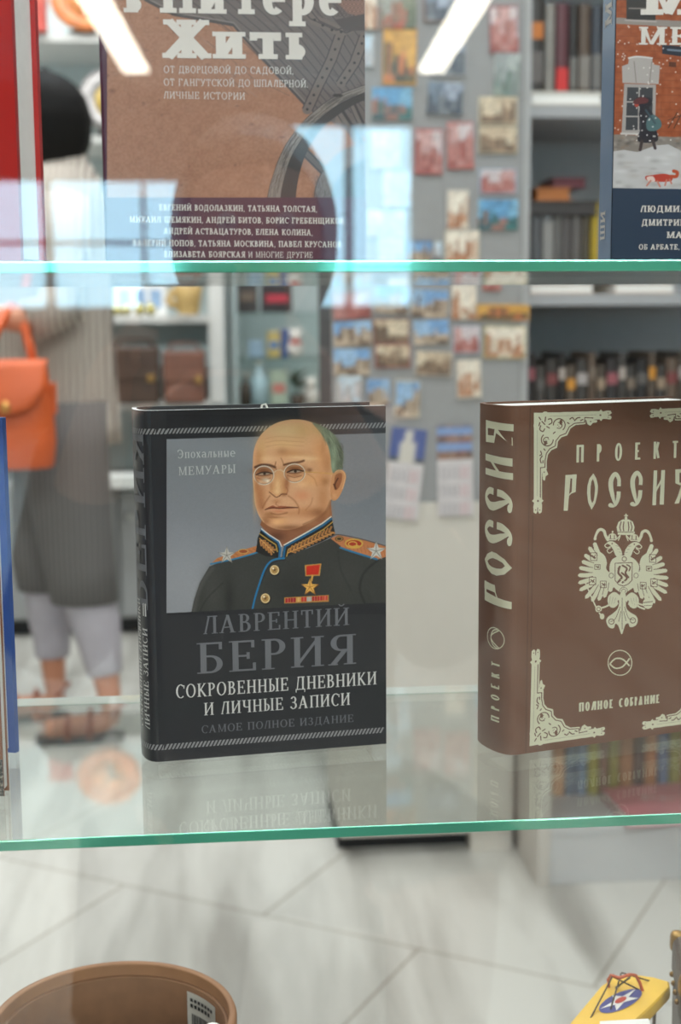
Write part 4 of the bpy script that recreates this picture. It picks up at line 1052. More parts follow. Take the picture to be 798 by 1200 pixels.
cv.fill([(150, 300), (178, 290), (182, 262), (220, 255), (286, 262), (290, 292), (322, 298), (316, 382), (152, 376)], (170, 164, 162)); cv.line([(205, 280), (214, 374)], 4, (130, 122, 120)); cv.line([(285, 280), (275, 374)], 4, (130, 122, 120)); cv.line([(180, 264), (220, 257), (286, 264)], 7, (206, 204, 204))
cv.fill([(160, 380), (304, 384), (300, 606), (148, 604)], (160, 154, 152)); cv.fill([(174, 396), (290, 398), (286, 590), (166, 590)], (58, 60, 66)); cv.line([(228, 396), (224, 590)], 6, (170, 164, 160)); cv.line([(172, 462), (290, 464)], 6, (170, 164, 160)); cv.line([(170, 528), (288, 530)], 6, (170, 164, 160)); cv.line([(146, 606), (310, 610)], 9, (190, 186, 184))
cv.fill([(80, 608), (430, 624), (430, 860), (80, 860)], (128, 120, 114)); 
for k in range(60): cv.blob(random.uniform(80, 430), random.uniform(620, 700), 12, 7, random.choice([(90, 84, 82), (160, 152, 146), (130, 110, 96)]), .7)
cv.fill([(80, 690), (160, 680), (220, 690), (300, 660), (360, 655), (430, 690), (430, 880), (80, 880)], (186, 184, 186), sm=False)
for k in range(40): cv.blob(random.uniform(80, 430), random.uniform(690, 850), random.uniform(14, 40), random.uniform(6, 14), random.choice([(150, 146, 146), (206, 206, 208), (170, 164, 160)]), .6)
cv.fill([(202, 470), (214, 446), (245, 438), (280, 446), (286, 470), (272, 490), (292, 520), (300, 570), (310, 640), (222, 640), (238, 570), (226, 520), (232, 486)], (36, 34, 44), sm=True); cv.disc(216, 474, 10, 12, (168, 70, 56)); cv.fill([(206, 454), (240, 440), (270, 452), (260, 468), (206, 472)], (92, 44, 48), sm=True)
cv.fill([(262, 545), (290, 520), (324, 545), (328, 575), (300, 594), (264, 588)], (76, 104, 108), sm=True); cv.line([(258, 500), (300, 560)], 8, (60, 80, 90)); cv.line([(240, 640), (232, 680)], 14, (60, 48, 50)); cv.line([(290, 640), (300, 672)], 14, (60, 48, 50))
cv.fill([(256, 800), (290, 794), (340, 788), (376, 800), (370, 822), (300, 824), (262, 818)], (176, 58, 44), sm=True); cv.line([(372, 800), (396, 800), (400, 782), (384, 776)], 15, (176, 74, 44)); cv.fill([(262, 804), (290, 800), (300, 822), (270, 822)], (220, 206, 200), 3, .9, True)
for a in ((280, 820, 262, 842), (310, 822, 322, 846), (352, 816, 345, 840), (366, 814, 374, 832)): cv.line([(a[0], a[1]), (a[2], a[3])], 8, (190, 120, 104))
cv.line([(360, 580), (400, 510)], 4, (60, 36, 30)); cv.line([(385, 582), (425, 505)], 4, (60, 36, 30)); cv.line([(358, 545), (430, 520)], 3, (60, 36, 30))
cv.fill([(332, 204), (430, 212), (430, 258), (332, 244)], (36, 44, 58)); cv.line([(358, 226), (430, 232)], 9, (110, 124, 140)); cv.fill([(362, 280), (395, 282), (395, 306), (362, 302)], (90, 50, 36))
for k in range(90): x, y = random.uniform(100, 430), random.uniform(100, 640); cv.disc(x, y, 3.5, 3.5, (220, 214, 210), .85)
cv.fill([(60, 852), (440, 858), (440, 1200), (60, 1200)], (38, 54, 76))
cv.mesh('cover_illustration', nb.canvas_map(.0002), pm_, nb.root)
T = nb.text_polys('М', (749, 17.5), (822, 17.5), 50, SLABX)+nb.text_polys('МЕ', (747.5, 52.5), (807, 53), 21, SLAB, .1)
for txt, a, b, c in (('ЛЮДМИЛ', (750, 248.5), (804, 248.5), 7.4), ('ДМИТРИЕ', (751.5, 264.5), (802, 264.5), 7.4), ('МА', (780.5, 279), (799.5, 279), 7.4), ('ОБ АРБАТЕ, О', (748, 292.5), (805, 292.5), 6.2)): T += nb.text_polys(txt, a, b, c, SLAB, .1)
T2 = []
for q in T:
    if max(u for u, v in q) < nb.w and max(v for u, v in q) < nb.h: T2.append(q)
nb.ink(T2, 'cover_lettering', ink_cream, .0004)
nb.cover.data.materials[0] = nj
mb = MB()
blue_spine = mat('steel_blue_spine', (84, 112, 150), .3, var=.05, coat=.2)
mb.add([(-.0002, .0004, .0005), (-.0002, nb.t-.0004, .0005), (-.0002, nb.t-.0004, nb.h-.0005), (-.0002, .0004, nb.h-.0005)], [(3, 2, 1, 0)])
part(mb.build('spine_panel', blue_spine, nb.root), 'steel blue spine')
sp = []
zz = lambda py: nb.uv1((716, py))[1]
for txt, d0, cap, va, vb in (('М', .004, .008, zz(24), zz(-12)), ('ИТЬ', .007, .006, zz(200), zz(130))):
    pass
def flat_spine_text(book, txt, y0, cap, v0, v1, P):
    polys, W = layout(txt, P); k = (v1-v0)/W
    return [[(-.0004, y0+cap*y, v0+k*x) for x, y in p] for p in polys]
mb = MB()
for p in flat_spine_text(nb, 'М', .0055, .011, zz(26), zz(-4), SLAB)+flat_spine_text(nb, 'ШИ', .0100, .008, zz(280), zz(245), SLAB): mb.add(p, [tuple(range(len(p)))])
mb.build('spine_lettering', ink_cream, nb.root)

# ---- upper shelf: red book, turned to show its page edges
red = mat('red_cover', (176, 34, 32), .35, var=.05, coat=.2)
th = math.radians(-17); cr_ = at(24.5, 303, .70)
rb = Book('book', 'thick red hardcover book showing white page edges, left end of the upper shelf', (cr_.x-.14*math.cos(th), .70-.14*math.sin(th), ZU), th, .14, .215, .031, red, bt=.0035, rec=.0025)
# ---- lower shelf: blue book, turned to show its page edges
blue = mat('blue_cover', (48, 92, 176), .35, var=.06, coat=.15)
th = math.radians(-22); e = Vector((-.1218, .8157, ZL))
o_ = e-Vector((-math.sin(th), math.cos(th), 0))*.034-Vector((math.cos(th), math.sin(th), 0))*.135
lb = Book('book', 'blue hardcover book with white pages, cut off by the left edge of the lower shelf', (o_.x, o_.y, ZL), th, .135, .202, .034, blue, bt=.0042, rec=.0045)
# ---- lower shelf: speckled booklet
th = math.radians(-8); e = atz(5, 933, ZL)
sb = Book('book', 'slim brown book with a black speckled lower band, in front of the blue book', (e.x-.13*math.cos(th), e.y-.13*math.sin(th), ZL), th, .13, .18, .010, mat('speckled_book_brown', (138, 92, 66), .6, var=.1), rounded=False, bt=.001, rec=.0008)
cv = Canvas(-40, 890, 5, 935, 2, (60, 58, 56)); 
for k in range(500): cv.disc(random.uniform(-40, 6), random.uniform(888, 936), random.uniform(.5, 2), random.uniform(.5, 1.6), random.choice([(20, 20, 20), (150, 144, 134), (96, 90, 84)]))
cv.mesh('speckled_band', sb.canvas_map(.0002), attr_mat('matte_print', .6), sb.root)
# ------------------------------------------------------------------ bottom shelf: round box, ring, toy, little trunk
box_brown = mat('kraft_board', (150, 108, 76), .7, var=.08, scale=60., bump=.2)
bx = empty('round_box', (-.070, .812, ZB), 0, 'round brown open box on the bottom shelf, price sticker inside its rim', 'box')
R_, H_ = .0765, .113
MB().lathe([(R_-.004, .002), (R_, 0), (R_, H_-.002), (R_-.0008, H_), (R_-.0042, H_), (R_-.005, H_-.001), (R_-.005, .006), (.0, .005)], 72).build('wall', box_brown, bx)
MB().lathe([(R_-.005, .01), (R_-.005, H_-.008), (R_-.0068, H_-.0085), (R_-.0074, H_-.009), (R_-.0074, .01), (R_-.005, .01)], 72).build('liner', mat('kraft_liner', (128, 92, 66), .75, var=.1, scale=80.), bx)
st = MB(); n = 10
a0, a1 = math.radians(24), math.radians(50)
for k in range(n+1):
    a = a0+(a1-a0)*k/n; r = R_-.0079
    st.v += [(r*math.cos(a), r*math.sin(a), H_-.012), (r*math.cos(a), r*math.sin(a), H_-.050)]
for k in range(n): st.f.append((2*k, 2*k+2, 2*k+3, 2*k+1)); st.m.append(0); st.s.append(True)
sk = st.build('price_sticker', mat('sticker_white', (226, 224, 218), .5), bx)
bc = MB(); ia = mat('sticker_print', (40, 38, 40), .5)
def on_box(f, g): a = a0+(a1-a0)*(1-f); r = R_-.0083; return (r*math.cos(a), r*math.sin(a), H_-.012-.038*g)
for row, (g0, g1, n) in enumerate(((.10, .16, 7), (.20, .27, 6))):
    for k in range(n): bc.add([on_box(.1+k*.115, g1), on_box(.1+k*.115+.08, g1), on_box(.1+k*.115+.08, g0), on_box(.1+k*.115, g0)], [(0, 1, 2, 3)])
f = .14
while f < .86:
    wv = random.choice([.012, .02, .03]); bc.add([on_box(f, .8), on_box(f+wv, .8), on_box(f+wv, .38), on_box(f, .38)], [(0, 1, 2, 3)]); f += wv+random.choice([.012, .02])
bc.build('barcode', ia, sk)
jg = empty('glass_jar', (-.066, .806, ZB+.006), 0, 'dark glass jar standing inside the round brown box', 'jar')
MB().lathe([(.0, .0), (.038, 0), (.041, .003), (.041, .078), (.0385, .080), (.0385, .006), (.0, .005)], 48).build('body', mat('jar_glass', (74, 56, 44), .08, var=.02, trans=.7), jg)
rg = MB(); cen = Vector((.0155, .800, ZB+.106))
ring = [cen+Vector((.0078*math.cos(t), .0035*math.cos(t), .0085*math.sin(t))) for t in [2*PI*k/24 for k in range(25)]]
cup = empty('white_cup', (.0115, .790, ZB+.003), 0, 'small white ceramic cup whose handle shows beside the round box', 'cup')
MB().lathe([(.0, .0), (.010, 0), (.0125, .004), (.0125, .104), (.0105, .104), (.0105, .006), (0, .006)], 36).build('body', mat('white_ceramic', (232, 230, 224), .25), cup)
hd = [Vector((-.012, .002, .098)), Vector((-.018, .002, .1105)), Vector((-.024, .001, .108)), Vector((-.024, .0, .092)), Vector((-.012, .0, .085))]
MB().tube([Vector((p[0], 0, p[1])) for p in smooth_pts([(v.x, v.z) for v in hd], 6)], .0034, 10).build('handle', mat('white_ceramic', (232, 230, 224), .25), cup)

yel = mat('toy_yellow', (232, 186, 62), .4, var=.07, scale=30.)
toy = empty('toy_airplane', (.255, .80, ZB), 0, 'yellow toy airplane wing with a white star roundel and wire bracing, on the bottom shelf', 'toy')
ZW = .585
L0 = lambda px_, py_, z=ZW: atz(px_, py_, z)-Vector((.255, .80, ZB))
wing_px = [(640, 1236), (668, 1200), (704, 1157), (718, 1147), (747, 1143.5), (766, 1146), (784, 1151), (785, 1158), (764, 1180), (736, 1205), (700, 1240)]
top = [L0(a, b) for a, b in wing_px]; mb = MB(); ctr = sum(top, Vector())/len(top)
prof = [(1.0, 0.), (1.012, -.003), (1.0, -.007), (.97, -.009)]
rings = []
for k, dz in ((.96, .0012), (1., 0.), (1.012, -.003), (1.0, -.0068), (.96, -.0085)): rings.append([ctr+(p-ctr)*k+Vector((0, 0, dz)) for p in top])
mb.loft(rings, 0, True, True, False); mb.build('wing', yel, toy)
# roundel lies on the wing
ex = (L0(752, 1165)-L0(702, 1186)); ey = (L0(724, 1165)-L0(730, 1184)); cc = (L0(752, 1165)+L0(702, 1186))/2+Vector((0, 0, .0016))
def rpt(x, y, dz=0): return cc+ex*(x*.5)+ey*(y*.5)+Vector((0, 0, dz))
rd = MB().add([rpt(math.cos(2*PI*k/40), math.sin(2*PI*k/40)) for k in range(40)], [tuple(range(40))]).build('roundel', mat('roundel_blue', (62, 66, 134), .4), toy)
P = []
for i in range(10): a = PI/2+i*PI/5+.3; r = .96 if i % 2 == 0 else .37; P.append((r*math.cos(a), r*math.sin(a)))
sm_ = MB()
for i in range(10): sm_.add([rpt(0, 0, .0003), rpt(*P[i], .0003), rpt(*P[(i+1) % 10], .0003)], [(0, 1, 2)])
sm_.build('star', mat('roundel_white', (232, 230, 226), .4), rd)
MB().add([rpt(.27*math.cos(2*PI*k/24), .30*math.sin(2*PI*k/24), .0006) for k in range(24)], [tuple(range(24))]).build('dot', mat('roundel_red', (200, 74, 56), .4), rd)
org = mat('orange_cord', (196, 92, 56), .5, var=.15, scale=400.); wire = mat('dark_wire', (72, 60, 48), .5, .3)
arch = [L0(714, 1160), L0(712.5, 1148, ZW+.004), L0(716, 1143, ZW+.0105), L0(726, 1146, ZW+.0165), L0(738, 1142, ZW+.016), L0(745, 1143, ZW+.012), L0(750, 1152, ZW+.006), L0(753.5, 1163)]
MB().tube(arch, .0011, 8).build('bracing_arch', org, toy)
for a, b, c in (((690, 1197), (719, 1142), .012), ((714, 1188), (728, 1140), .0145), ((751, 1161), (719, 1145), .012), ((720, 1160), (740, 1143), .013), ((763, 1150), (729, 1140), .014), ((720, 1158), (738, 1146), .014)):
    MB().tube([L0(*a), L0(b[0], b[1]+0, ZW+c)], .00055, 6).build('bracing_wire', wire, toy)
MB().tube([L0(768, 1172, ZW-.006), Vector((L0(766, 1190, ZW-.03).x, L0(766, 1190, ZW-.03).y, .052))], .0012, 8).build('strut', mat('strut_brown', (92, 66, 44), .5), toy)
MB().ell([(-.05, -.05, .018, .004, .004), (-.05, -.05, .022, .016, .02), (-.045, -.045, .05, .018, .03), (-.04, -.04, .088, .010, .02), (-.04, -.04, .0915, .004, .008)]).build('fuselage', yel, toy)
MB().box(.0, -.02, .045, .02, .03, .052, b=.002).build('lower_wing', yel, toy)
for x in (-.075, .0):
    MB().lathe([(.0, -.004), (.018, -.004), (.020, 0), (.018, .004), (.0, .004)], 28, (x, -.03, .020), axis='y').build('wheel', mat('toy_wheel', (50, 46, 44), .6), toy)
MB().tube([(-.075, -.03, .02), (.0, -.03, .02)], .0015, 8).build('axle', wire, toy)
tgp = [L0(703, 1197.5, ZW+.002), L0(760, 1194.5, ZW+.002), L0(772, 1230, ZW+.002), L0(700, 1236, ZW+.002)]
MB().prism(tgp, (0, 0, .0005)).build('price_tag', mat('sticker_white', (226, 224, 218), .5), toy)

tk = empty('small_trunk', (.357, .835, ZB), math.radians(-14), 'dark brown toy trunk with brass corner caps, cut off at the lower right corner', 'trunk')
leather = mat('trunk_leather', (66, 52, 42), .45, var=.2, scale=60., bump=.3); brass = mat('trunk_brass', (150, 116, 62), .4, .7, var=.25, scale=90.)
MB().box(-.055, -.035, 0, .055, .035, .085, b=.005).build('body', leather, tk)
lid = MB().box(-.0562, -.0362, .087, .0562, .0362, .118, b=.007).build('lid', leather, tk)
for sx in (-1, 1):
    for sy in (-1, 1):
        MB().box(sx*.0575-.010*(sx > 0), sy*.0375-.010*(sy > 0), .104, sx*.0575+.010*(sx < 0), sy*.0375+.010*(sy < 0), .1195, b=.004).build('corner_cap', brass, lid)
for k in range(4): MB().uvs((-.0567, -.02+k*.013, .094), .002, .002, .002, 10, 6).build('rivet', brass, lid)
MB().box(-.008, -.0385, .07, .008, -.034, .10, b=.0015).build('clasp', brass, tk)

# ------------------------------------------------------------------ souvenir rack with magnets
YR = 2.515
rack = empty('display_rack', (.39, YR+.15, 0), 0, 'grey souvenir rack with a cream base, covered in magnets, in mid shop', 'rack')
gp = mat('rack_grey_panel', (150, 150, 150), .6, var=.03); cream = mat('rack_cream', (206, 200, 190), .5, var=.02); dkp = mat('black_plinth', (26, 26, 28), .6)
MB().box(-.174, -.15, .69, .178, -.128, 2.05, b=.003).build('magnet_board', gp, rack)
MB().box(-.176, -.128, .69, -.150, .15, 2.05, b=.002).build('side_panel', mat('rack_dark_side', (62, 62, 66), .6), rack)
MB().box(.152, -.128, .69, .178, .15, 2.05, b=.002).build('side_panel', mat('rack_dark_side', (62, 62, 66), .6), rack)
MB().box(-.166, -.15, .04, .172, .15, .69, b=.003).build('base_cabinet', cream, rack)
MB().box(-.166, -.10, 0, .09, .14, .04).build('plinth', dkp, rack)
MB().box(.09, -.145, 0, .172, .14, .04).build('foot', cream, rack)

mag_front = attr_mat('magnet_print', .35)
mag_side = mat('magnet_edge', (190, 186, 178), .5)
PAL = dict(sky=[(120, 158, 200), (150, 180, 210), (168, 150, 130), (110, 90, 76), (190, 170, 150)], sepia=[(190, 170, 145), (206, 190, 165), (150, 126, 104), (120, 98, 80), (96, 78, 64)],
  red=[(200, 188, 190), (190, 150, 146), (168, 104, 98), (150, 84, 78), (180, 130, 124)], blue=[(96, 150, 190), (120, 170, 200), (60, 90, 96), (150, 110, 100), (60, 110, 110)],
  cream=[(222, 210, 194), (226, 216, 200), (212, 196, 176), (180, 130, 100), (170, 120, 90)], dark=[(110, 124, 140), (150, 160, 176), (70, 80, 92), (80, 88, 100), (120, 126, 132)],
  pale=[(186, 206, 220), (200, 214, 224), (170, 190, 204), (190, 186, 186), (180, 170, 170)], green=[(150, 150, 140), (120, 124, 104), (96, 104, 84), (150, 112, 92), (170, 84, 66)],
  ochre=[(200, 150, 72), (204, 156, 80), (60, 66, 56), (90, 84, 62), (180, 110, 70)], grey=[(150, 156, 156), (164, 170, 168), (120, 130, 128), (136, 146, 138), (110, 128, 122)])
def magnet(px_, py_, wp, hp, pal, label, frame=None, tilt=0., seed=0, dy=0.):
    c = at(px_, py_, YR); k = YR/FPX; w_, h_ = wp*k, hp*k; rs = random.Random(seed*7+int(px_)*13+int(py_))
    mb = MB(); t = .005
    nx, nz = 17, 15; R = Matrix.Rotation(math.radians(tilt), 3, 'Y')
    cols = []
    P = PAL[pal]; sky_ = [rs.uniform(.32, .8)]
    for i in range(nx): sky_.append(sky_[-1] if rs.random() < .55 else rs.uniform(.30, .82))
    tone = [rs.randint(2, 4) for i in range(nx)]; ph_ = rs.uniform(0, 6)
    for j in range(nz):
        for i in range(nx):
            u, v = i/(nx-1), j/(nz-1); mb.v.append(tuple(R @ Vector(((u-.5)*w_, -t, (v-.5)*h_))))
            b = abs(u-.5) > .44 or abs(v-.5) > .44
            if frame and b: cc = frame
            else:
                if v > sky_[i]: cc = P[0 if math.sin(u*5+ph_)+v > .6 else 1]
                elif v < .2: cc = P[(tone[0]+int(u*3)) % 3+2]
                else: cc = P[tone[i]]
                s_ = 1+rs.uniform(-.16, .16); cc = tuple(min(255, q*s_) for q in cc)
            cols.append(lin(cc)+(1,))
    for j in range(nz-1):
        for i in range(nx-1): mb.f.append((j*nx+i, j*nx+i+1, (j+1)*nx+i+1, (j+1)*nx+i)); mb.m.append(0); mb.s.append(False)
    n0 = len(mb.v); mb.box(-w_/2-.0004, -t+.0003, -h_/2-.0004, w_/2+.0004, 0, h_/2+.0004, 1, R.to_4x4())
    cols += [lin(frame or (190, 186, 178))+(1,)]*(len(mb.v)-n0)
    o = mb.build('magnet', [mag_front, mag_front], None, (c.x, YR-.0005-dy, c.z))
    a = o.data.color_attributes.new('print', 'FLOAT_COLOR', 'POINT'); a.data.foreach_set('color', [x for q in cols for x in q])
    return tag(o, label, 'magnet', 'souvenir magnets on the grey rack')
MG = [
 (466, 16, 42, 36, 'green', 'busy green and red magnet at the very top of the rack', None, 0), (433, 14, 16, 38, 'cream', 'narrow cream magnet at the upper left corner of the rack', None, 0),
 (516, 10, 38, 30, 'dark', 'boat-shaped brown and white magnet beside the top lamp reflection', (120, 80, 64), 0), (468, 67, 38, 62, 'ochre', 'tall magnet with an ochre carved frame and dark green picture', (196, 142, 56), 1),
 (590, 35, 33, 52, 'red', 'pink portrait magnet with a dark red frame, upper right of the rack', (132, 66, 70), -2), (593, 88, 30, 48, 'grey', 'grey-green portrait magnet below the pink framed one', None, 2),
 (459, 122, 46, 36, 'blue', 'turquoise landscape magnet below the ochre framed magnet', None, 0), (521, 116, 42, 36, 'dark', 'slate blue magnet with a white boat outline', None, 3),
 (525, 70, 40, 36, 'dark', 'dark grey magnet half hidden by the lamp reflection', (170, 170, 172), 0), (583, 130, 44, 30, 'sepia', 'upper of two sepia landscape magnets on the right side', (210, 196, 170), 0),
 (583, 164, 44, 30, 'sepia', 'lower of two sepia landscape magnets on the right side', (196, 178, 150), 0), (502, 178, 32, 50, 'red', 'left of the pair of red-framed white magnets', (170, 76, 72), 1),
 (539, 171, 30, 52, 'red', 'right of the pair of red-framed white magnets', (178, 96, 90), -1), (583, 213, 43, 28, 'red', 'wide magnet of a red building under pale sky', (160, 176, 196), 0),
 (583, 252, 47, 35, 'blue', 'bright turquoise magnet with a red boat, right side above the shelf edge', None, 0), (431, 60, 12, 34, 'pale', 'sliver of a pale magnet at the left border of the rack', None, 0),
 (452, 176, 34, 42, 'pale', 'topmost magnet in the left group, sky reflection painted in as pale blue', None, 0), (465, 222, 32, 40, 'pale', 'middle magnet in the left group, sky reflection painted in as pale blue', None, 0),  # left group: the pane's sky reflection is painted into the pale colours
 (452, 262, 44, 30, 'pale', 'lowest magnet in the left group, sky reflection painted in as pale blue', None, 0), (536, 246, 26, 46, 'cream', 'narrow magnet with a white church tower', (170, 165, 160), 0),
 (541, 290, 40, 38, 'cream', 'cream magnet with a tower just above the shelf edge', (206, 196, 178), 0), (458, 293, 30, 28, 'pale', 'pale magnet just above the shelf edge, left of the blue dome', None, 0),
 (491, 296, 30, 26, 'sky', 'dark blue magnet with a small dome above the shelf edge', (50, 76, 116), 0), (513, 292, 9, 16, 'pale', 'tiny white magnet beside the blue dome magnet', None, 0),
 (412, 358, 43, 30, 'red', 'white and red bordered magnet, left end of the row under the shelf', (150, 80, 76), -3), (459, 351, 40, 32, 'sky', 'blue-sky city magnet tilted in the row under the shelf', None, 8),
 (503, 356, 42, 32, 'sky', 'blue skyline magnet right of the tilted one', None, 4), (543, 354, 29, 40, 'cream', 'cream portrait magnet with a brown foot in the row under the shelf', None, 0),
 (413, 391, 44, 28, 'sky', 'blue embankment magnet at the left of the second row under the shelf', None, -2), (458, 388, 42, 28, 'sepia', 'brown sepia magnet in the second row, stacked over the red bordered one', (130, 80, 70), 0),
 (505, 389, 41, 28, 'sky', 'tan palace magnet in the second row under the shelf', None, -2), (546, 398, 32, 32, 'red', 'square magnet of a red brick church on pale blue', (180, 184, 196), 0),
 (591, 401, 50, 38, 'cream', 'large yellow-green bordered magnet with colourful letters', (176, 166, 120), 1), (412, 424, 42, 30, 'sky', 'blue and rose city magnet in the third row, far left', None, 0),
 (460, 417, 41, 27, 'sepia', 'white and brown magnet with a red border in the third row', (156, 84, 76), 0), (508, 426, 43, 28, 'sepia', 'pale sepia panorama magnet in the third row', (196, 184, 170), 3),
 (549, 444, 28, 44, 'cream', 'tall cream magnet hanging alone under the red church', (214, 204, 188), -2), (409, 456, 28, 32, 'pale', 'pale blue magnet above the portrait book, leftmost of the last row', (190, 186, 180), 2),
 (443, 461, 27, 34, 'sky', 'blue and red magnet in the middle of the last row', (150, 160, 180), -1), (477, 467, 29, 43, 'sky', 'pale magnet with a brown monument, right end of the last row', (206, 196, 176), 2)]
for i, (a, b, c, d, p, lb_, frm, tl) in enumerate(MG): magnet(a, b, c, d, p, lb_, frm, tl, i)
magnet(589, 366, 62, 18, 'ochre', 'long golden wooden sign above the colourful letters magnet', (204, 160, 92), 1, 91)
magnet(576, 333, 20, 14, 'red', 'small orange-red magnet at the top of the right column under the shelf', (196, 100, 70), 0, 92)
# wall calendars hanging under the magnets
def calendar(px_, py_, tilt, pal, label, n):
    c = at(px_, py_, YR); k = YR/FPX
    t = empty('calendar', (c.x, YR-.002, c.z), 0, label, 'calendar', 'calendars on the grey rack'); t.rotation_euler = (0, math.radians(tilt), 0)
    m = MB(); w_ = 42*k; h_ = 42*k; P = PAL[pal]; rs = random.Random(n); nx, nz = 10, 10; cols = []
    for j in range(nz):
        for i in range(nx):
            u, v = i/(nx-1), j/(nz-1); m.v.append(((u-.5)*w_, -.003, (v-1)*h_))
            if n == 1: cc = (206, 200, 190) if abs(u-.5) < .26-.16*v and v < .9 else ((84, 96, 150) if v > .2 else (90, 92, 90))
            else: q = (v*2) % 1; cc = (130, 156, 200) if q > .55 else rs.choice([(140, 96, 80), (110, 90, 84), (160, 130, 110)])
            if n == 2 and (abs(u-.5) < .04 or abs(v-.5) < .05): cc = (120, 130, 160)
            cols.append(lin(cc)+(1,))
    for j in range(nz-1):
        for i in range(nx-1): m.f.append((j*nx+i, j*nx+i+1, (j+1)*nx+i+1, (j+1)*nx+i)); m.m.append(0); m.s.append(False)
    n0 = len(m.v); m.box(-w_/2, -.0028, -h_, w_/2, 0, 0); cols += [lin((150, 156, 180))+(1,)]*(len(m.v)-n0)
    o = m.build('picture_panel', mag_front, t); a = o.data.color_attributes.new('print', 'FLOAT_COLOR', 'POINT'); a.data.foreach_set('color', [x for q in cols for x in q])
    pd = MB().box(-w_/2-.0005, -.005, -h_-.104, w_/2+.001, -.001, -h_+.002, b=.0006).build('date_pad', mat('calendar_paper', (206, 200, 200), .7), t)
    mk = MB(); mr = MB()
    for blk in range(3):
        z0 = -h_-.012-blk*.034
        for r in range(4):
            for q in range(6): (mr if q > 3 else mk).box(-w_/2+.005+q*.0095, -.0054, z0-r*.006-.003, -w_/2+.010+q*.0095, -.005, z0-r*.006)
    mk.build('print', mat('calendar_grey', (158, 152, 158), .7), pd); mr.build('print', mat('calendar_red', (206, 150, 156), .7), pd)
calendar(480, 502, 7, 'sky', 'wall calendar with a white monastery on blue, tilted, left of two', 1)
calendar(532, 498, -1, 'sky', 'wall calendar with four small city pictures, right of two', 2)

# ------------------------------------------------------------------ bookcase on the right
YB = 2.555
bc_ = empty('bookcase', (1.1, YB+.15, 0), 0, 'tall pale grey bookcase with a white low base, right side of the shop', 'bookcase')
wl_ = mat('bookcase_white', (188, 188, 188), .5, var=.02); bk_grey = mat('bookcase_back_grey', (188, 189, 192), .6, var=.03)
X0 = .572-1.1
MB().box(X0, -.15, .30, X0+.018, .20, 2.2, b=.001).build('side_panel', wl_, bc_)
MB().box(1.0, -.15, .30, 1.018, .20, 2.2, b=.001).build('side_panel', wl_, bc_)
MB().box(X0, .20, .0, 1.018, .215, 2.2).build('back_panel', bk_grey, bc_)
for z in (1.398, 1.055, .712, 1.75): MB().box(X0+.018, -.15, z-.002, 1.0, .20, z+.019, b=.001).build('shelf', mat('bookcase_shelf', (166, 167, 170), .5, var=.02), bc_)
yf = 2.345-YB-.15
MB().box(X0, yf, 0, X0+.022, .20, .33, b=.001).build('side_panel', mat('bookcase_side_warm', (190, 184, 176), .5, var=.02), bc_)
MB().box(1.0, yf, 0, 1.02, .20, .33, b=.001).build('side_panel', wl_, bc_)
MB().box(X0, yf, .31, 1.02, .0, .335, b=.001).build('base_top', wl_, bc_)
MB().box(X0+.022, yf+.002, .096, 1.0, .20, .114, b=.001).build('base_shelf', wl_, bc_)
MB().box(X0+.022, yf+.006, 0.0, 1.0, yf+.024, .096, b=.001).build('plinth', wl_, bc_)
def bg_book(x, z, w_, h_, d, y, colr, label, band=None, group='books standing in the grey bookcase'):
    t = empty('book', (x, y, z), 0, label, 'book', group); m = mat('bg_%02x%02x%02x' % tuple(colr), colr, .5, var=.12, scale=30.)
    pr = [(-w_/2, .006), (-w_/2+.003, .001), (0, 0), (w_/2-.003, .001), (w_/2, .006), (w_/2, d), (w_/2-.002, d), (w_/2-.002, .008), (-w_/2+.002, .008), (-w_/2+.002, d), (-w_/2, d)]
    MB().prism([(a, b, 0) for a, b in pr], (0, 0, h_)).build('cover', m, t)
    MB().box(-w_/2+.002, .008, .003, w_/2-.002, d-.004, h_-.003).build('page_block', page_mat, t)
    if band:
        for z0, z1, bcol in band: MB().box(-w_/2+.0015, -.0006, z0*h_, w_/2-.0015, .004, z1*h_).build('spine_band', mat('bg_%02x%02x%02x' % tuple(bcol), bcol, .5), t)
    return t
def lying(x, y, z, w_, d, h_, colr, label, rot=0., pages=True, name='book', group=None):
    t = empty(name, (x, y, z), rot, label, 'book', group); m = mat('bg_%02x%02x%02x' % tuple(colr), colr, .5, var=.08)
    c = MB(); c.box(-w_/2, 0, 0, w_/2, d, .003).box(-w_/2, 0, h_-.003, w_/2, d, h_).box(-w_/2, d-.003, .003, w_/2, d, h_-.003)
    c.build('cover', m, t); MB().box(-w_/2+.003, .003, .003, w_/2-.003, d-.003, h_-.003).build('page_block', page_mat if pages else m, t)
    return t
# upper shelf row
zs = 1.418; YK = YB+.012
def xat(px_, Y): return at(px_, 300, Y).x
lying((xat(620, YB)+xat(703, YB))/2, YB+.0, zs, xat(703, YB)-xat(620, YB), .18, .025, (206, 200, 190), 'white-edged book lying flat under the dark row, upper bookcase shelf')
zs2 = zs+.026
U = [(618, 8, (150, 92, 52), .6, None, 'orange-brown'), (628, 15, (52, 48, 46), .94, [(.55, .72, (200, 116, 40)), (.1, .42, (104, 98, 96))], 'dark book with an orange band'), (643, 12, (142, 138, 132), .86, None, 'pale grey'), (657, 15, (92, 48, 56), .86, [(.02, .28, (206, 44, 44))], 'dark red book with a bright red foot'),
     (670, 10, (44, 42, 42), .86, [(.05, .4, (110, 108, 104))], 'black book with a grey foot'), (683, 14, (86, 70, 58), .86, [(.05, .42, (128, 122, 116))], 'brown book with a grey foot'), (697, 12, (58, 64, 74), .84, [(.05, .45, (112, 110, 108))], 'blue-grey book with a pale foot'), (711, 14, (70, 54, 44), .88, None, 'plain dark brown')]
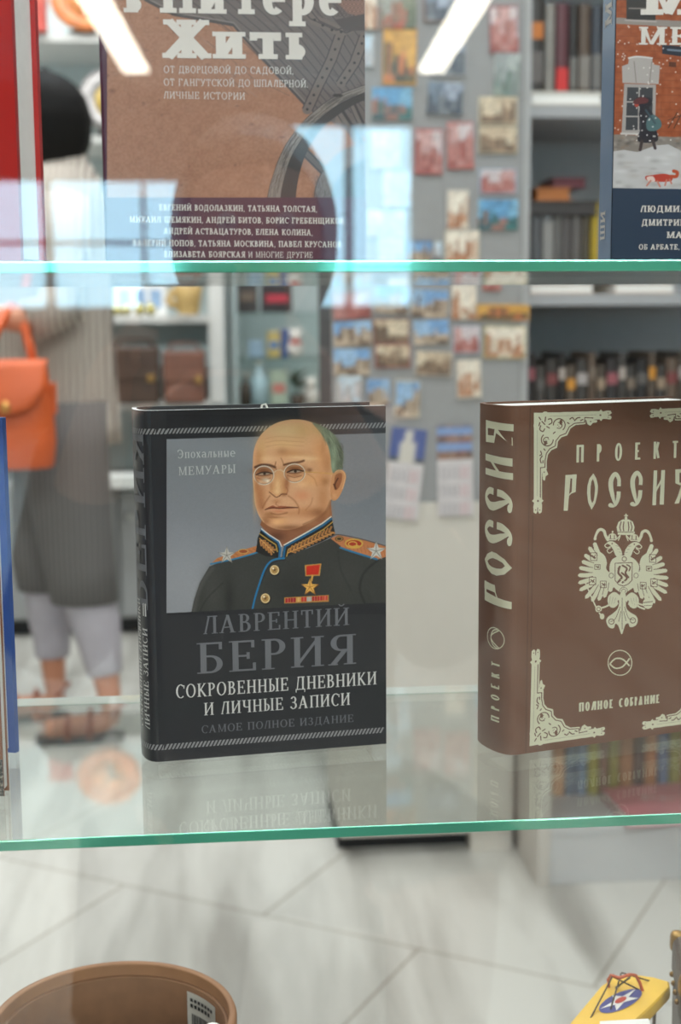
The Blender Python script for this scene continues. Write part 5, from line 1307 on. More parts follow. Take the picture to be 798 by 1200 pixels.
for i, (p, wpx, cl, hh, bd, nm) in enumerate(U):
    bg_book(xat(p, YK), zs2, wpx*YK/FPX, .185*hh, .14, YK+.01, cl, (nm if 'book' in nm else nm+' book')+', standing on the upper bookcase shelf', bd)
# middle shelf row
zm = 1.0745
lying((xat(621, YB)+xat(697, YB))/2, YB, zm, xat(697, YB)-xat(621, YB), .18, .021, (196, 176, 160), 'beige-edged book lying flat on the middle bookcase shelf, left one')
lying((xat(721, YB)+xat(792, YB))/2, YB, zm, xat(792, YB)-xat(721, YB), .18, .021, (194, 174, 158), 'beige-edged book lying flat on the middle bookcase shelf, right one')
zm2 = zm+.0225
Mrow = [(620, 12, (50, 46, 44), None, 'black'), (632, 13, (86, 88, 92), None, 'slate grey'), (645, 14, (120, 122, 126), [(.3, .9, (142, 140, 138))], 'mid grey'), (657, 10, (104, 102, 100), None, 'stone grey'), (667, 13, (84, 80, 80), [(.02, .3, (150, 40, 44))], 'grey book with a crimson foot'), (679, 12, (98, 94, 92), [(.02, .3, (156, 60, 52))], 'taupe book with a red foot'), (690, 11, (74, 66, 52), None, 'olive brown'), (701, 10, (176, 150, 40), None, 'mustard yellow')]
for i, (p, wpx, cl, bd, nm) in enumerate(Mrow):
    bg_book(xat(p, YK), zm2, wpx*YK/FPX, .124 if i < 7 else .15, .13, YK+.02, cl, (nm if 'book' in nm else nm+' book')+', standing on the middle bookcase shelf', bd)
zl2 = zm2+.125
for x_a, x_b, zz0, hh, cl, nm in ((614, 702, zl2, .026, (54, 50, 50), 'black book lying across the middle row, lowest of three'), (629, 670, zl2+.0262, .024, (176, 106, 48), 'orange book lying across the middle row'), (648, 688, zl2+.0504, .018, (96, 36, 48), 'dark red book lying on top of the orange book')):
    lying((xat(x_a, YK)+xat(x_b, YK))/2, YK+.012, zz0, xat(x_b, YK)-xat(x_a, YK), .11, hh, cl, nm, 0, False)
# lower row: dark books over the gold-stamped one
zr = .7315; cols_ = [(44, 40, 42), (70, 66, 64), (56, 52, 50), (34, 32, 34), (88, 76, 66), (60, 56, 54), (98, 82, 70), (76, 66, 58)]
tops = [(150, 84, 92), (92, 88, 86), (120, 60, 60), (176, 164, 156), (204, 140, 50), (168, 160, 158), (120, 106, 94), (150, 130, 110)]
nmt = ['rose', 'ash', 'maroon', 'pale', 'orange', 'silver', 'tan', 'sand']
x = .598
for i in range(17):
    wd = .0145+.004*((i*7) % 3); hh = .232-.012*((i*5) % 3); tcol = tops[i % 8] if i < 8 else tops[(i*3) % 8]
    ordn = ['first', 'second', 'third', 'fourth', 'fifth', 'sixth', 'seventh', 'eighth', 'ninth', 'tenth', 'eleventh', 'twelfth', 'thirteenth', 'fourteenth', 'fifteenth', 'sixteenth', 'seventeenth'][i]
    bg_book(x+wd/2, zr, wd, hh, .14, YK+.02, cols_[i % 8], '%s book from the left in the dark row behind the gold-stamped book, %s band' % (ordn, nmt[i % 8] if i < 8 else nmt[(i*3) % 8]), [(.78, .88, tcol), (.1, .6, tuple(int(q*1.35) for q in cols_[i % 8]))], 'dark books in the row behind the gold-stamped book')
    x += wd+.0012
# colourful books in the base
zbk = .1142; yb_ = 2.50
lowb = [(155, 190, (110, 136, 138), 'teal'), (190, 252, (196, 138, 96), 'first orange'), (254, 304, (92, 122, 150), 'first blue'), (305, 359, (98, 132, 164), 'second blue'), (360, 413, (164, 160, 62), 'first yellow-green'), (415, 458, (140, 108, 94), 'mauve brown'), (459, 509, (150, 148, 66), 'second yellow-green'), (510, 576, (176, 124, 84), 'tan orange'), (578, 630, (84, 74, 76), 'dark grey'), (631, 688, (186, 124, 82), 'last orange'), (690, 744, (84, 118, 158), 'last blue'), (746, 800, (144, 144, 62), 'last olive'), (802, 850, (190, 130, 90), 'far right copper')]
for a, b, cl, nm in lowb:
    xa, xb = at(600+a/4.03, 900, yb_).x, at(600+b/4.03, 900, yb_).x
    bg_book((xa+xb)/2, zbk, xb-xa-.0015, .18, .12, yb_, cl, nm+' spine in the colourful row of the low base, from the left', None, 'colourful books in the low base')
pk = empty('book', (.85, 2.345+.012, zbk), 0, 'pink booklet lying in front of the colourful books in the base', 'book')
zq = zbk+.02; P4 = [atz(705, 924, zq), atz(736, 957, zq), atz(838, 951, zq), atz(812, 916, zq)]
P4 = [Vector((p.x-.85, p.y-2.357, 0)) for p in P4]
MB().prism([p+Vector((0, 0, .0172)) for p in P4][::-1], (0, 0, .003)).build('cover', mat('pink_cover', (206, 128, 138), .5, var=.12, scale=25.), pk)
MB().prism([p*.985+Vector((0, 0, .003)) for p in P4][::-1], (0, 0, .0142)).build('page_block', page_mat, pk)
MB().prism([p for p in P4][::-1], (0, 0, .003)).build('cover', mat('pink_cover', (206, 128, 138), .5), pk)
q_ = sum(P4, Vector())/4
mb = MB()
for k in range(5): mb.box(q_.x-.03+k*.016, q_.y-.0+.006*math.sin(k*2), .0202, q_.x-.020+k*.016, q_.y+.012+.008*math.cos(k), .0208)
mb.build('cover_print', mat('pale_print', (206, 186, 180), .6), pk)
# ------------------------------------------------------------------ left side of the shop: wall shelving and cabinets
YL = 4.5
teal = mat('shelving_back_pale', (196, 208, 208), .6, var=.03); lam = mat('shelving_white', (214, 214, 210), .5, var=.02); cabg = mat('cabinet_grey', (150, 152, 152), .5, var=.03)
su = empty('wall_shelving', (-.55, YL+.2, .51), 0, 'tall pale wall shelving with white boards behind the walking woman', 'shelving')
MB().box(-.95, .20, 0, .60, .22, 2.0).build('back_panel', teal, su)
MB().box(.535, -.20, .25, .585, .22, 2.0, b=.003).build('side_panel', lam, su)
MB().box(-.95, -.20, 0, -.92, .22, 2.0, b=.002).build('side_panel', lam, su)
for z in (1.895, 1.588, 1.022, .745): MB().box(-.92, -.20, z-.51, .535, .20, z-.51+.024, b=.001).build('shelf', lam, su)
MB().box(-.92, -.17, .37, .535, -.165, .44).build('valance', mat('valance_teal', (160, 176, 176), .4), su)
MB().box(-.92, -.19, .245-.012, .535, -.17, .245, b=.001).build('ledge_trim', mat('ledge_brown', (110, 96, 84), .5), su)
cab = empty('cabinet', (-.55, YL+.2, 0), 0, 'low grey cabinet with three doors and round knobs under the wall shelving', 'cabinet')
MB().box(-.95, -.205, .055, .60, .20, .49, b=.001).build('body', cabg, cab)
MB().box(-.96, -.23, .49, .61, .22, .508, b=.002).build('countertop', mat('counter_pale', (176, 178, 176), .4), cab)
MB().box(-.93, -.17, 0, .58, .20, .055).build('plinth', mat('black_plinth', (26, 26, 28), .6), cab)
for i, (xa, xb) in enumerate(((-.55, -.16), (-.15, .225), (.235, .595))):
    d = MB().box(xa, -.226, .065, xb, -.206, .48, b=.003).build('door', cabg, cab)
    kx = xb-.035 if i != 2 else xa+.035
    MB().lathe([(.0, -.026), (.010, -.024), (.012, -.018), (.006, -.010), (.006, 0), (0, 0)], 20, (kx, -.226, .40), axis='y').build('knob', mat('knob_metal', (190, 190, 188), .3, .8), d)

def plate(px_, py_, Y, r, z0, rim, mid, label, spot):
    c = at(px_, py_, Y); R = Matrix.Rotation(math.radians(80), 4, 'X')
    t = empty('decorative_plate', (c.x, Y, z0), 0, label, 'plate', None)
    m = MB(); m.lathe([(.0, .004), (r*.55, .004), (r*.62, .010), (r, .018), (r, .021), (r*.60, .013), (r*.54, .008), (0, .008)], 48)
    o = m.build('rim', rim, t, (0, .0, r*.985)); o.rotation_euler = (math.radians(78), 0, 0)
    m = MB(); m.lathe([(.0, .0085), (r*.53, .0085), (r*.53, .0095), (0, .0098)], 40); k = m.build('picture', mid, t, (0, 0, r*.985)); k.rotation_euler = (math.radians(78), 0, 0)
    m = MB(); rr = random.Random(int(px_))
    for i in range(9): a = rr.uniform(0, 2*PI); q = rr.uniform(0, r*.4); m.lathe([(.0, .0), (r*.10, 0), (r*.09, .002), (0, .0025)], 14, (q*math.cos(a), q*math.sin(a), .0096))
    s_ = m.build('painted_figures', spot, k)
    st = MB().box(-r*.5, -.02, 0, r*.5, .05, .012, b=.002).build('stand', mat('plate_stand', (60, 50, 44), .5), t)
    return t
plate(100, 0, YL+.02, .108, 1.919, mat('orange_plate', (206, 120, 62), .35, var=.25, scale=22), mat('orange_plate_mid', (226, 150, 92), .35, var=.3, scale=30), 'orange painted plate standing on the top white board, behind the lamp reflection', mat('plate_dark', (90, 90, 84), .5))
plate(132, 112, YL+.02, .106, 1.612, mat('pewter_plate', (142, 138, 136), .35, .5, var=.15, scale=40), mat('gold_plate_mid', (206, 176, 96), .35, .2, var=.3, scale=35), 'pewter plate with a golden centre, half hidden by the brown and purple book', mat('plate_cream', (214, 206, 180), .5))
t = empty('gift_box', (at(44, 20, YL).x, YL, 1.919), 0, 'small red patterned box on the top white board, by the red book', 'box')
MB().box(-.045, -.03, 0, .028, .03, .11, b=.003).build('body', mat('giftbox_red', (186, 74, 62), .5, var=.3, scale=40), t); MB().box(-.047, -.032, .085, .030, .032, .112, b=.003).build('lid', mat('giftbox_lid', (196, 96, 80), .5), t)
for i, p in enumerate((137, 147.5, 164, 177)):
    o = MB().uvs((0, 0, .018), .018, .018, .018, 20, 12).lathe([(.0, .034), (.005, .034), (.005, .041), (0, .041)], 12).build('bauble', mat('bauble_gold', (206, 196, 130), .25, .5), None, (at(p, 371, YL-.12).x, YL-.12, 1.046))
    tag(o, '%s of four small golden baubles in a row on the middle board' % ['leftmost', 'second from the left', 'third from the left', 'rightmost'][i], 'bauble', 'golden baubles on the middle board')
t = empty('boxed_set', (at(165, 350, YL+.1).x, YL+.08, 1.046), 0, 'white gift box with pale blue pictures behind the golden baubles', 'box')
MB().box(-.085, -.02, 0, .085, .03, .115, b=.003).build('body', mat('boxset_white', (232, 232, 230), .5), t)
for x in (-.05, .0, .05): MB().box(x-.018, -.0215, .025, x+.018, -.0195, .085, b=.0005).build('window_print', mat('boxset_blue', (150, 180, 214), .5, var=.2), t)
jug = empty('golden_jug', (at(221, 372, YL-.1).x, YL-.1, 1.046), 0, 'golden straw-coloured jug with a side spout on the middle board', 'jug')
gj = mat('jug_straw', (196, 164, 104), .6, var=.12, scale=80.)
MB().lathe([(.0, 0), (.030, 0), (.034, .01), (.040, .05), (.046, .09), (.042, .094), (.036, .05), (.030, .008), (0, .006)], 32).build('body', gj, jug)
MB().tube([(-.034, 0, .03), (-.055, 0, .035), (-.062, 0, .055), (-.058, 0, .068), (-.036, 0, .07)], [.012, .012, .013, .013, .011], 12).build('spout', gj, jug)
MB().lathe([(.0, -.002), (.05, -.002), (.052, .002), (.0, .002)], 28).build('saucer', lam, jug)
def bag(px_, w_, h_, colr, label, buck):
    t = empty('leather_bag', (at(px_, 470, YL-.08).x, YL-.08, .769), 0, label, 'bag', 'brown leather bags on the lower board'); m = mat('leather_%02x' % colr[0], colr, .45, var=.15, scale=30., bump=.2)
    MB().box(-w_/2, -.05, 0, w_/2, .05, h_, b=.012).build('body', m, t)
    MB().box(-w_/2-.002, -.056, h_*.42, w_/2+.002, .04, h_+.006, b=.008).build('flap', m, t)
    MB().box(buck[0]-.010, -.062, h_*.40, buck[0]+.010, -.055, h_*.40+.022, b=.003).build('buckle', mat('buckle_brass', (170, 132, 74), .35, .8), t)
    MB().tube([(-w_*.4, 0, h_), (-w_*.3, 0, h_+.028), (w_*.3, 0, h_+.028), (w_*.4, 0, h_)], .006, 8).build('handle', m, t)
bag(160, .150, .175, (70, 52, 42), 'wide dark brown leather bag beside the woman', (.05, 0)); bag(217, .130, .160, (112, 72, 56), 'reddish brown leather bag above the portrait book', (.045, 0))
ps = empty('paper_stack', (at(130, 560, YL-.1).x, YL-.1, .508), .05, 'low stack of white papers on the grey cabinet', 'papers')
for i, (a, b) in enumerate(((.0, .0), (.006, .004), (-.004, .002))): MB().box(-.10+a, -.07+b, .012*i, .10+a, .07+b, .012*i+.011, b=.0015).build('paper_bundle', mat('paper_white', (216, 218, 214), .7, var=.03), ps)

# glass showcase in the back, between the shelving and the rack
YS = 4.75
sc_ = empty('glass_showcase', (.22, YS+.2, 0), 0, 'glass showcase full of small souvenirs between the white post and the rack', 'showcase')
frm = mat('showcase_frame', (186, 196, 194), .35, .3)
for x in (-.155, .33):
    for y in (-.20, .20): MB().box(x, y, 0, x+.018, y+.018, 1.9, b=.002).build('post', frm, sc_)
MB().box(-.155, .19, .05, .348, .20, 1.9).build('back_panel', teal, sc_)
sgl = glass_mat('showcase_glass', (.90, .95, .94))
for z in (1.055, .90, .735, .50): MB().box(-.15, -.2, z-.008, .345, .19, z, b=.001).build('shelf', sgl, sc_)
MB().box(-.155, -.2, 0, .348, .218, .40, b=.002).build('base', lam, sc_)
def sx(p): return at(p, 400, YS+.05).x
def item_box(name, px_, z, w_, h_, d, colr, label, cat, trim=None):
    t = empty(name, (sx(px_), YS+.08, z), 0, label, cat); MB().box(-w_/2, -d/2, 0, w_/2, d/2, h_, b=.003).build('body', mat('it_%02x%02x%02x' % tuple(colr), colr, .45, var=.12), t)
    if trim: MB().box(-w_*.36, -d/2-.002, h_*.35, w_*.36, -d/2+.001, h_*.62, b=.0006).build('front_label', mat('it_%02x%02x%02x' % tuple(trim), trim, .5), t)
def figure(name, px_, z, s_, colr, label, cat, c2=None):
    t = empty(name, (sx(px_), YS, z), 0, label, cat); m = mat('it_%02x%02x%02x' % tuple(colr), colr, .6, var=.12)
    MB().uvs((0, 0, s_*.9), s_*.8, s_*.7, s_*.9).build('body', m, t); MB().uvs((0, -.1*s_, s_*2.1), s_*.55, s_*.55, s_*.55).build('head', m, t)
    for k in (-1, 1): MB().uvs((k*s_*.38, 0, s_*2.6), s_*.2, s_*.12, s_*.22, 12, 8).build('ear', m, t)
    if c2: MB().box(-s_*.5, -s_*.8, s_*1.35, s_*.5, s_*.4, s_*1.6, b=s_*.08).build('scarf', mat('it_%02x%02x%02x' % tuple(c2), c2, .6), t)
def bottle(px_, z, r, h_, colr, label):
    t = empty('bottle', (sx(px_), YS+.03, z), 0, label, 'bottle'); MB().lathe([(.0, 0), (r, 0), (r, h_*.6), (r*.4, h_*.75), (r*.4, h_*.92), (0, h_*.92)], 24).build('body', mat('bt_%02x%02x%02x' % tuple(colr), colr, .2), t)
    MB().lathe([(.0, h_*.9), (r*.45, h_*.9), (r*.45, h_), (0, h_)], 16).build('cap', mat('bottle_cap', (180, 180, 170), .4), t)
item_box('gift_box', 291, 1.055, .07, .115, .06, (62, 56, 54), 'dark framed box, left on the top glass shelf of the showcase', 'box', (120, 104, 90))
item_box('gift_box', 325, 1.0551, .105, .10, .06, (54, 46, 48), 'black box with a red label on the top glass shelf of the showcase', 'box', (196, 60, 76))
item_box('gift_box', 300, .90, .05, .06, .05, (150, 176, 196), 'small pale blue box on the second glass shelf', 'box'); item_box('gift_box', 321, .90, .045, .09, .05, (196, 176, 110), 'small yellow box on the second glass shelf', 'box', (90, 130, 180)); item_box('gift_box', 334, .9001, .03, .10, .04, (70, 96, 150), 'narrow blue box on the second glass shelf', 'box')
figure('plush_toy', 345, .90, .036, (222, 220, 214), 'white plush toy with a red scarf on the second glass shelf', 'toy', (196, 50, 40)); figure('plush_toy', 362, .735, .036, (216, 214, 206), 'white plush toy on the third glass shelf beside the rack', 'toy')
bottle(303, .735, .030, .155, (168, 196, 204), 'pale blue bottle on the third glass shelf'); bottle(287, .735, .022, .11, (70, 62, 52), 'dark brown bottle on the third glass shelf')
item_box('gift_box', 326, .735, .06, .12, .05, (176, 190, 170), 'pale green box on the third glass shelf', 'box', (200, 120, 110))
pl = empty('potted_plant', (sx(346), YS-.05, .735), 0, 'small dark green plant in the showcase, between the white plush toys', 'plant')
MB().lathe([(.0, 0), (.022, 0), (.028, .04), (.024, .04), (0, .035)], 20).build('pot', mat('pot_dark', (70, 60, 50), .6), pl)
lf = MB(); rr = random.Random(3)
for k in range(26):
    a = rr.uniform(0, 2*PI); L_ = rr.uniform(.03, .06); z = rr.uniform(.03, .11); d = Vector((math.cos(a), math.sin(a), rr.uniform(.2, .9))).normalized(); s_ = d.cross(Vector((0, 0, 1))).normalized()*.010
    b = Vector((0, 0, z)); lf.add([b, b+d*L_*.5+s_, b+d*L_, b+d*L_*.5-s_, b+d*L_*.5+Vector((0, 0, .003))], [(0, 1, 4), (1, 2, 4), (2, 3, 4), (3, 0, 4)])
lf.tube([(0, 0, .03), (0, 0, .13)], .003, 6); lf.build('foliage', mat('leaf_dark', (52, 74, 50), .5, var=.3), pl)
item_box('gift_box', 300, .50, .12, .14, .08, (180, 190, 188), 'large pale box low in the showcase', 'box')

# ------------------------------------------------------------------ people
def skinned(name, J, bones, m, parent, sub=2):
    keys = list(J); me = bpy.data.meshes.new(name)
    me.from_pydata([J[k][0] for k in keys], [(keys.index(a), keys.index(b)) for a, b in bones], [])
    o = bpy.data.objects.new(name, me); COL.objects.link(o)
    sk_ = o.modifiers.new('skin', 'SKIN'); sk_.use_smooth_shade = True
    for i, k in enumerate(keys):
        r = J[k][1]; r = (r, r) if not isinstance(r, tuple) else r; me.skin_vertices[0].data[i].radius = r
    me.skin_vertices[0].data[0].use_root = True
    sb_ = o.modifiers.new('sub', 'SUBSURF'); sb_.levels = sub; sb_.render_levels = sub
    dg = bpy.context.evaluated_depsgraph_get(); dg.update()
    me2 = bpy.data.meshes.new_from_object(o.evaluated_get(dg)); o.modifiers.clear(); o.data = me2; me2.materials.clear(); me2.materials.append(m)
    me2.polygons.foreach_set('use_smooth', [True]*len(me2.polygons))
    if parent: o.parent = parent
    return o
def hand(J, bones, side, wrist, d, up_, curl=.4, s_=1.):
    """five separate fingers on a palm; d: direction of the hand, up_: towards the back of the hand"""
    d = Vector(d).normalized(); up_ = (Vector(up_)-d*Vector(up_).dot(d)).normalized(); lat = d.cross(up_)*side; w0 = Vector(wrist)
    pk = 'palm%d' % side; J[pk] = (tuple(w0+d*.05*s_), (.024*s_, .016*s_)); bones.append(('wrist%d' % side, pk))
    for i, (off, ln_) in enumerate(((-.027, .062), (-.009, .072), (.009, .068), (.025, .052))):
        b = w0+d*.082*s_+lat*off*s_; p1 = b+(d*math.cos(curl*.5)-up_*math.sin(curl*.5))*ln_*.5*s_; p2 = p1+(d*math.cos(curl*1.6)-up_*math.sin(curl*1.6))*ln_*.5*s_
        for n, (p, r) in enumerate(((b, .0095), (p1, .0085), (p2, .007))):
            J['f%d%d%d' % (side, i, n)] = (tuple(p), r*s_); bones.append((pk if n == 0 else 'f%d%d%d' % (side, i, n-1), 'f%d%d%d' % (side, i, n)))
    b = w0+d*.03*s_-lat*.026*s_; p1 = b+(d*.6-lat*.7-up_*.3).normalized()*.035*s_; p2 = p1+(d*.85-lat*.2-up_*.45).normalized()*.03*s_
    for n, (p, r) in enumerate(((b, .011), (p1, .0095), (p2, .0075))):
        J['t%d%d' % (side, n)] = (tuple(p), r*s_); bones.append((('wrist%d' % side) if n == 0 else 't%d%d' % (side, n-1), 't%d%d' % (side, n)))
skin = mat('skin_warm', (196, 134, 104), .5, var=.05); skin2 = mat('skin_light', (206, 156, 130), .5, var=.05)
def head_on(body, c, fwd, s_=1., m=None, rt=None):
    """joins a shaped head (brow, nose, chin, ears) to the body mesh; c: centre, fwd: facing (unit, horizontal)"""
    f = Vector(fwd).normalized(); l = Vector((-f.y, f.x, 0)); R = Matrix((f, l, Vector((0, 0, 1)))).transposed()
    mb = MB(); n, mm = 28, 20; rings = []
    for j in range(mm+1):
        t_ = -PI/2+PI*j/mm; k = max(math.cos(t_), .002); z = math.sin(t_)*.118; ring = []
        for i in range(n):
            a = 2*PI*i/n; x = .094*k*math.cos(a); y = .074*k*math.sin(a)
            if z < -.02: q = min((-.02-z)/.10, 1); y *= 1-.28*q; x = x*(1-.22*q)+.014*q*k
            if x > 0: x = x*.95-.006*math.exp(-((z-.012)/.018)**2)*math.exp(-((abs(y)-.030)/.016)**2)*1.6
            ring.append(R @ Vector((x, y, z))*s_+Vector(c))
        rings.append(ring)
    mb.loft(rings, 0, True, True, True)
    mb.ell([(0, 0, 0, .001, .001)], 3) if False else None
    P = lambda x, y, z: R @ Vector((x, y, z))*s_+Vector(c)
    mb.tube([P(.082, 0, .022), P(.094, 0, -.004), P(.104, 0, -.026), P(.090, 0, -.034)], [.007*s_, .009*s_, .014*s_, .008*s_], 10)
    for k in (-1, 1): mb.tube([P(-.008, k*.070, .022), P(-.014, k*.082, .016), P(-.010, k*.082, -.014), P(.0, k*.072, -.026)], [.008*s_, .010*s_, .009*s_, .006*s_], 8)
    mb.tube([P(.080, -.022, -.056), P(.090, 0, -.055), P(.080, .022, -.056)], [.004*s_, .0065*s_, .004*s_], 8)
    h = mb.build('tmp_head', m); bm = bmesh.new(); bm.from_mesh(body.data); bm.from_mesh(h.data); bm.to_mesh(body.data); bm.free(); bpy.data.objects.remove(h)
    body.data.polygons.foreach_set('use_smooth', [True]*len(body.data.polygons))
    for k in (-1, 1):
        e_ = MB(); e_.uvs(P(.079, k*.030, .012), .0115*s_, .0115*s_, .010*s_, 16, 10).build('eye', mat('eye_white', (226, 222, 214), .2), rt)
        i_ = MB(); i_.uvs(P(.0875, k*.030, .012), .004*s_, .005*s_, .005*s_, 12, 8).build('iris', mat('eye_dark', (44, 30, 24), .2), rt)
    return P

# the woman walking past, seen from behind and the side
wm = empty('person', (-.37, 3.4, 0), 0, 'woman with short black hair walking left in a pinstriped tunic, orange bag on her arm', 'person')
O = Vector((-.37, 3.4, 0)); W = lambda x, y, z: tuple(Vector((x, y, z))-O)
J = {'pelvis': (W(-.385, 3.42, .80), (.13, .10)), 'waist': (W(-.385, 3.42, .98), (.105, .085)), 'chest': (W(-.375, 3.42, 1.18), (.125, .09)), 'neckbase': (W(-.355, 3.42, 1.335), .07), 'neck': (W(-.348, 3.41, 1.42), .045), 'skull': (W(-.366, 3.405, 1.48), .05),
 'hip1': (W(-.37, 3.35, .74), .085), 'knee1': (W(-.335, 3.34, .43), .055), 'calf1': (W(-.30, 3.34, .29), .046), 'ankle1': (W(-.272, 3.34, .095), .030), 'heel1': (W(-.268, 3.34, .045), .030), 'ball1': (W(-.375, 3.335, .030), (.038, .022)), 'toe1': (W(-.435, 3.33, .026), (.034, .016)),
 'hip-1': (W(-.40, 3.50, .74), .085), 'knee-1': (W(-.44, 3.52, .43), .055), 'calf-1': (W(-.435, 3.53, .29), .046), 'ankle-1': (W(-.43, 3.53, .095), .030), 'heel-1': (W(-.425, 3.53, .045), .030), 'ball-1': (W(-.53, 3.53, .030), (.038, .022)), 'toe-1': (W(-.59, 3.53, .026), (.034, .016)),
 'sh1': (W(-.35, 3.28, 1.31), .055), 'elbow1': (W(-.345, 3.22, 1.06), .040), 'fore1': (W(-.42, 3.20, 1.03), .034), 'wrist1': (W(-.54, 3.20, 1.05), .026),
 'sh-1': (W(-.365, 3.56, 1.31), .055), 'elbow-1': (W(-.33, 3.60, 1.06), .040), 'fore-1': (W(-.345, 3.60, .93), .034), 'wrist-1': (W(-.375, 3.59, .82), .026)}
bo = [('pelvis', 'waist'), ('waist', 'chest'), ('chest', 'neckbase'), ('neckbase', 'neck'), ('neck', 'skull')]
for s_ in ('1', '-1'): bo += [('pelvis', 'hip'+s_), ('hip'+s_, 'knee'+s_), ('knee'+s_, 'calf'+s_), ('calf'+s_, 'ankle'+s_), ('ankle'+s_, 'heel'+s_), ('heel'+s_, 'ball'+s_), ('ball'+s_, 'toe'+s_), ('chest', 'sh'+s_), ('sh'+s_, 'elbow'+s_), ('elbow'+s_, 'fore'+s_), ('fore'+s_, 'wrist'+s_)]
hand(J, bo, 1, J['wrist1'][0], (-1, 0, .05), (0, 0, 1), .7); hand(J, bo, -1, J['wrist-1'][0], (-.25, 0, -1), (1, 0, 0), .4)
body = skinned('body', J, bo, skin, wm)
hc = W(-.380, 3.40, 1.500)
head_on(body, hc, (-1, .12, 0), .92, skin, wm)
hairm = mat('black_hair', (9, 8, 8), .7, var=.3, scale=150., spec=.15)
hr = MB(); n = 32; rings = []
for j in range(19):
    t_ = -PI/2+.12+(PI-.12)*j/18; ring = []
    for i in range(n):
        a = 2*PI*i/n; k = max(math.cos(t_), .01); x = .098*k*math.cos(a); y = .095*k*math.sin(a); z = math.sin(t_)*.122*(1-.05*math.cos(a))
        if x < -.02 and z < .045: x = -.02+(x+.02)*.35
        if z < -.03: x = x*.96+.004; z *= 1.12
        wv = 1+.02*math.sin(9*a)+.015*math.sin(5*t_*3)
        ring.append((x*wv+hc[0]+.004, y*wv+hc[1], z+hc[2]-.004))
    rings.append(ring)
hr.loft(rings, 0, True, True, True); hr.build('hair', hairm, wm)
def stripe_mat(name, c1, c2, freq):
    m = bpy.data.materials.new(name); m.use_nodes = True; nt = m.node_tree; b = nt.nodes['Principled BSDF']
    tc = nt.nodes.new('ShaderNodeTexCoord'); wv = nt.nodes.new('ShaderNodeTexWave'); wv.bands_direction = 'X'; wv.inputs['Scale'].default_value = freq; wv.inputs['Distortion'].default_value = 1.2; wv.inputs['Detail'].default_value = 1; wv.inputs['Detail Scale'].default_value = .6
    r = nt.nodes.new('ShaderNodeValToRGB'); r.color_ramp.elements[0].position = .12; r.color_ramp.elements[1].position = .4; r.color_ramp.elements[0].color = lin(c2)+(1,); r.color_ramp.elements[1].color = lin(c1)+(1,)
    nt.links.new(tc.outputs['Object'], wv.inputs['Vector']); nt.links.new(wv.outputs['Fac'], r.inputs['Fac']); nt.links.new(r.outputs['Color'], b.inputs['Base Color']); b.inputs['Roughness'].default_value = .85; return m
pin = stripe_mat('pinstripe_cloth', (196, 186, 174), (92, 84, 80), 20.)
pind = stripe_mat('pinstripe_trousers', (112, 110, 108), (82, 80, 80), 24.)
tn = MB(); tn.ell([tuple(W(x, y, z))+(a, b) for x, y, z, a, b in ((-.35, 3.41, 1.435, .052, .05), (-.352, 3.41, 1.405, .065, .075), (-.36, 3.42, 1.37, .095, .14), (-.37, 3.42, 1.31, .122, .165), (-.38, 3.42, 1.20, .14, .15), (-.385, 3.42, 1.05, .142, .14), (-.385, 3.42, .90, .145, .145), (-.383, 3.42, .78, .150, .152), (-.382, 3.42, .735, .152, .155), (-.382, 3.42, .738, .146, .149))], 36)
tn.build('tunic', pin, wm)
for k in ('1', '-1'):
    MB().tube([J['sh'+k][0], tuple((Vector(J['sh'+k][0])+Vector(J['elbow'+k][0]))/2), J['elbow'+k][0], J['fore'+k][0]], [.068, .062, .056, .052], 16).build('sleeve', pin, wm)
tr = MB()
for k, xk in (('1', -.335), ('-1', -.44)):
    h_, kn, cf = Vector(J['hip'+k][0]), Vector(J['knee'+k][0]), Vector(J['calf'+k][0])
    tr.ell([(h_.x, h_.y, h_.z+.10, .115, .10), (h_.x, h_.y, h_.z-.02, .112, .10), ((h_.x*.5+kn.x*.5), (h_.y+kn.y)/2, .58, .098, .09), (kn.x, kn.y, .44, .088, .08), (kn.x+.008, kn.y, .35, .082, .075), (kn.x+.008, kn.y, .352, .078, .071)], 26)
tr.build('trousers', pind, wm)
lg = MB()
for k in ('1', '-1'):
    kn, cf, an = Vector(J['knee'+k][0]), Vector(J['calf'+k][0]), Vector(J['ankle'+k][0])
    lg.tube([kn+Vector((0, 0, .04)), kn, cf, cf*.45+an*.55, cf*.38+an*.62], [.062, .066, .060, .046, .043], 18)
part(lg.build('leggings', mat('pale_leggings', (176, 172, 180), .8, var=.05), wm), 'pale lavender grey leg ends')
sole = mat('sandal_tan', (150, 78, 46), .5, var=.1); dks = mat('sandal_sole', (44, 40, 38), .6)
for k in ('1', '-1'):
    a, b, c = Vector(J['heel'+k][0]), Vector(J['ball'+k][0]), Vector(J['toe'+k][0]); s = empty('sandal', (0, 0, 0)); s.parent = wm
    MB().loft([[Vector((p.x+dx, p.y+dy, z)) for dx, dy in ((-.0, -wd), (.0, wd))]+[Vector((p.x, p.y+wd, z-.013)), Vector((p.x, p.y-wd, z-.013))] for p, wd, z in ((a+Vector((.028, 0, 0)), .022, .0135), (a, .032, .0135), (b, .040, .0135), (c, .036, .0135), (c+Vector((-.022, 0, 0)), .02, .0135))], 0, True, True, False).build('sole', dks, s)
    mb = MB(); 
    for q, wd, hh in ((b, .043, .052), (b*.5+a*.5, .038, .066)): mb.tube([q+Vector((0, -wd, .012-q.z+.0)), q+Vector((0, -wd*.7, hh-q.z)), q+Vector((0, 0, hh+.012-q.z)), q+Vector((0, wd*.7, hh-q.z)), q+Vector((0, wd, .012-q.z))], .007, 8)
    mb.tube([a+Vector((.0, -.034, .02)), a+Vector((.032, 0, .05)), a+Vector((.0, .034, .02))], .006, 8); mb.build('strap', sole, s)

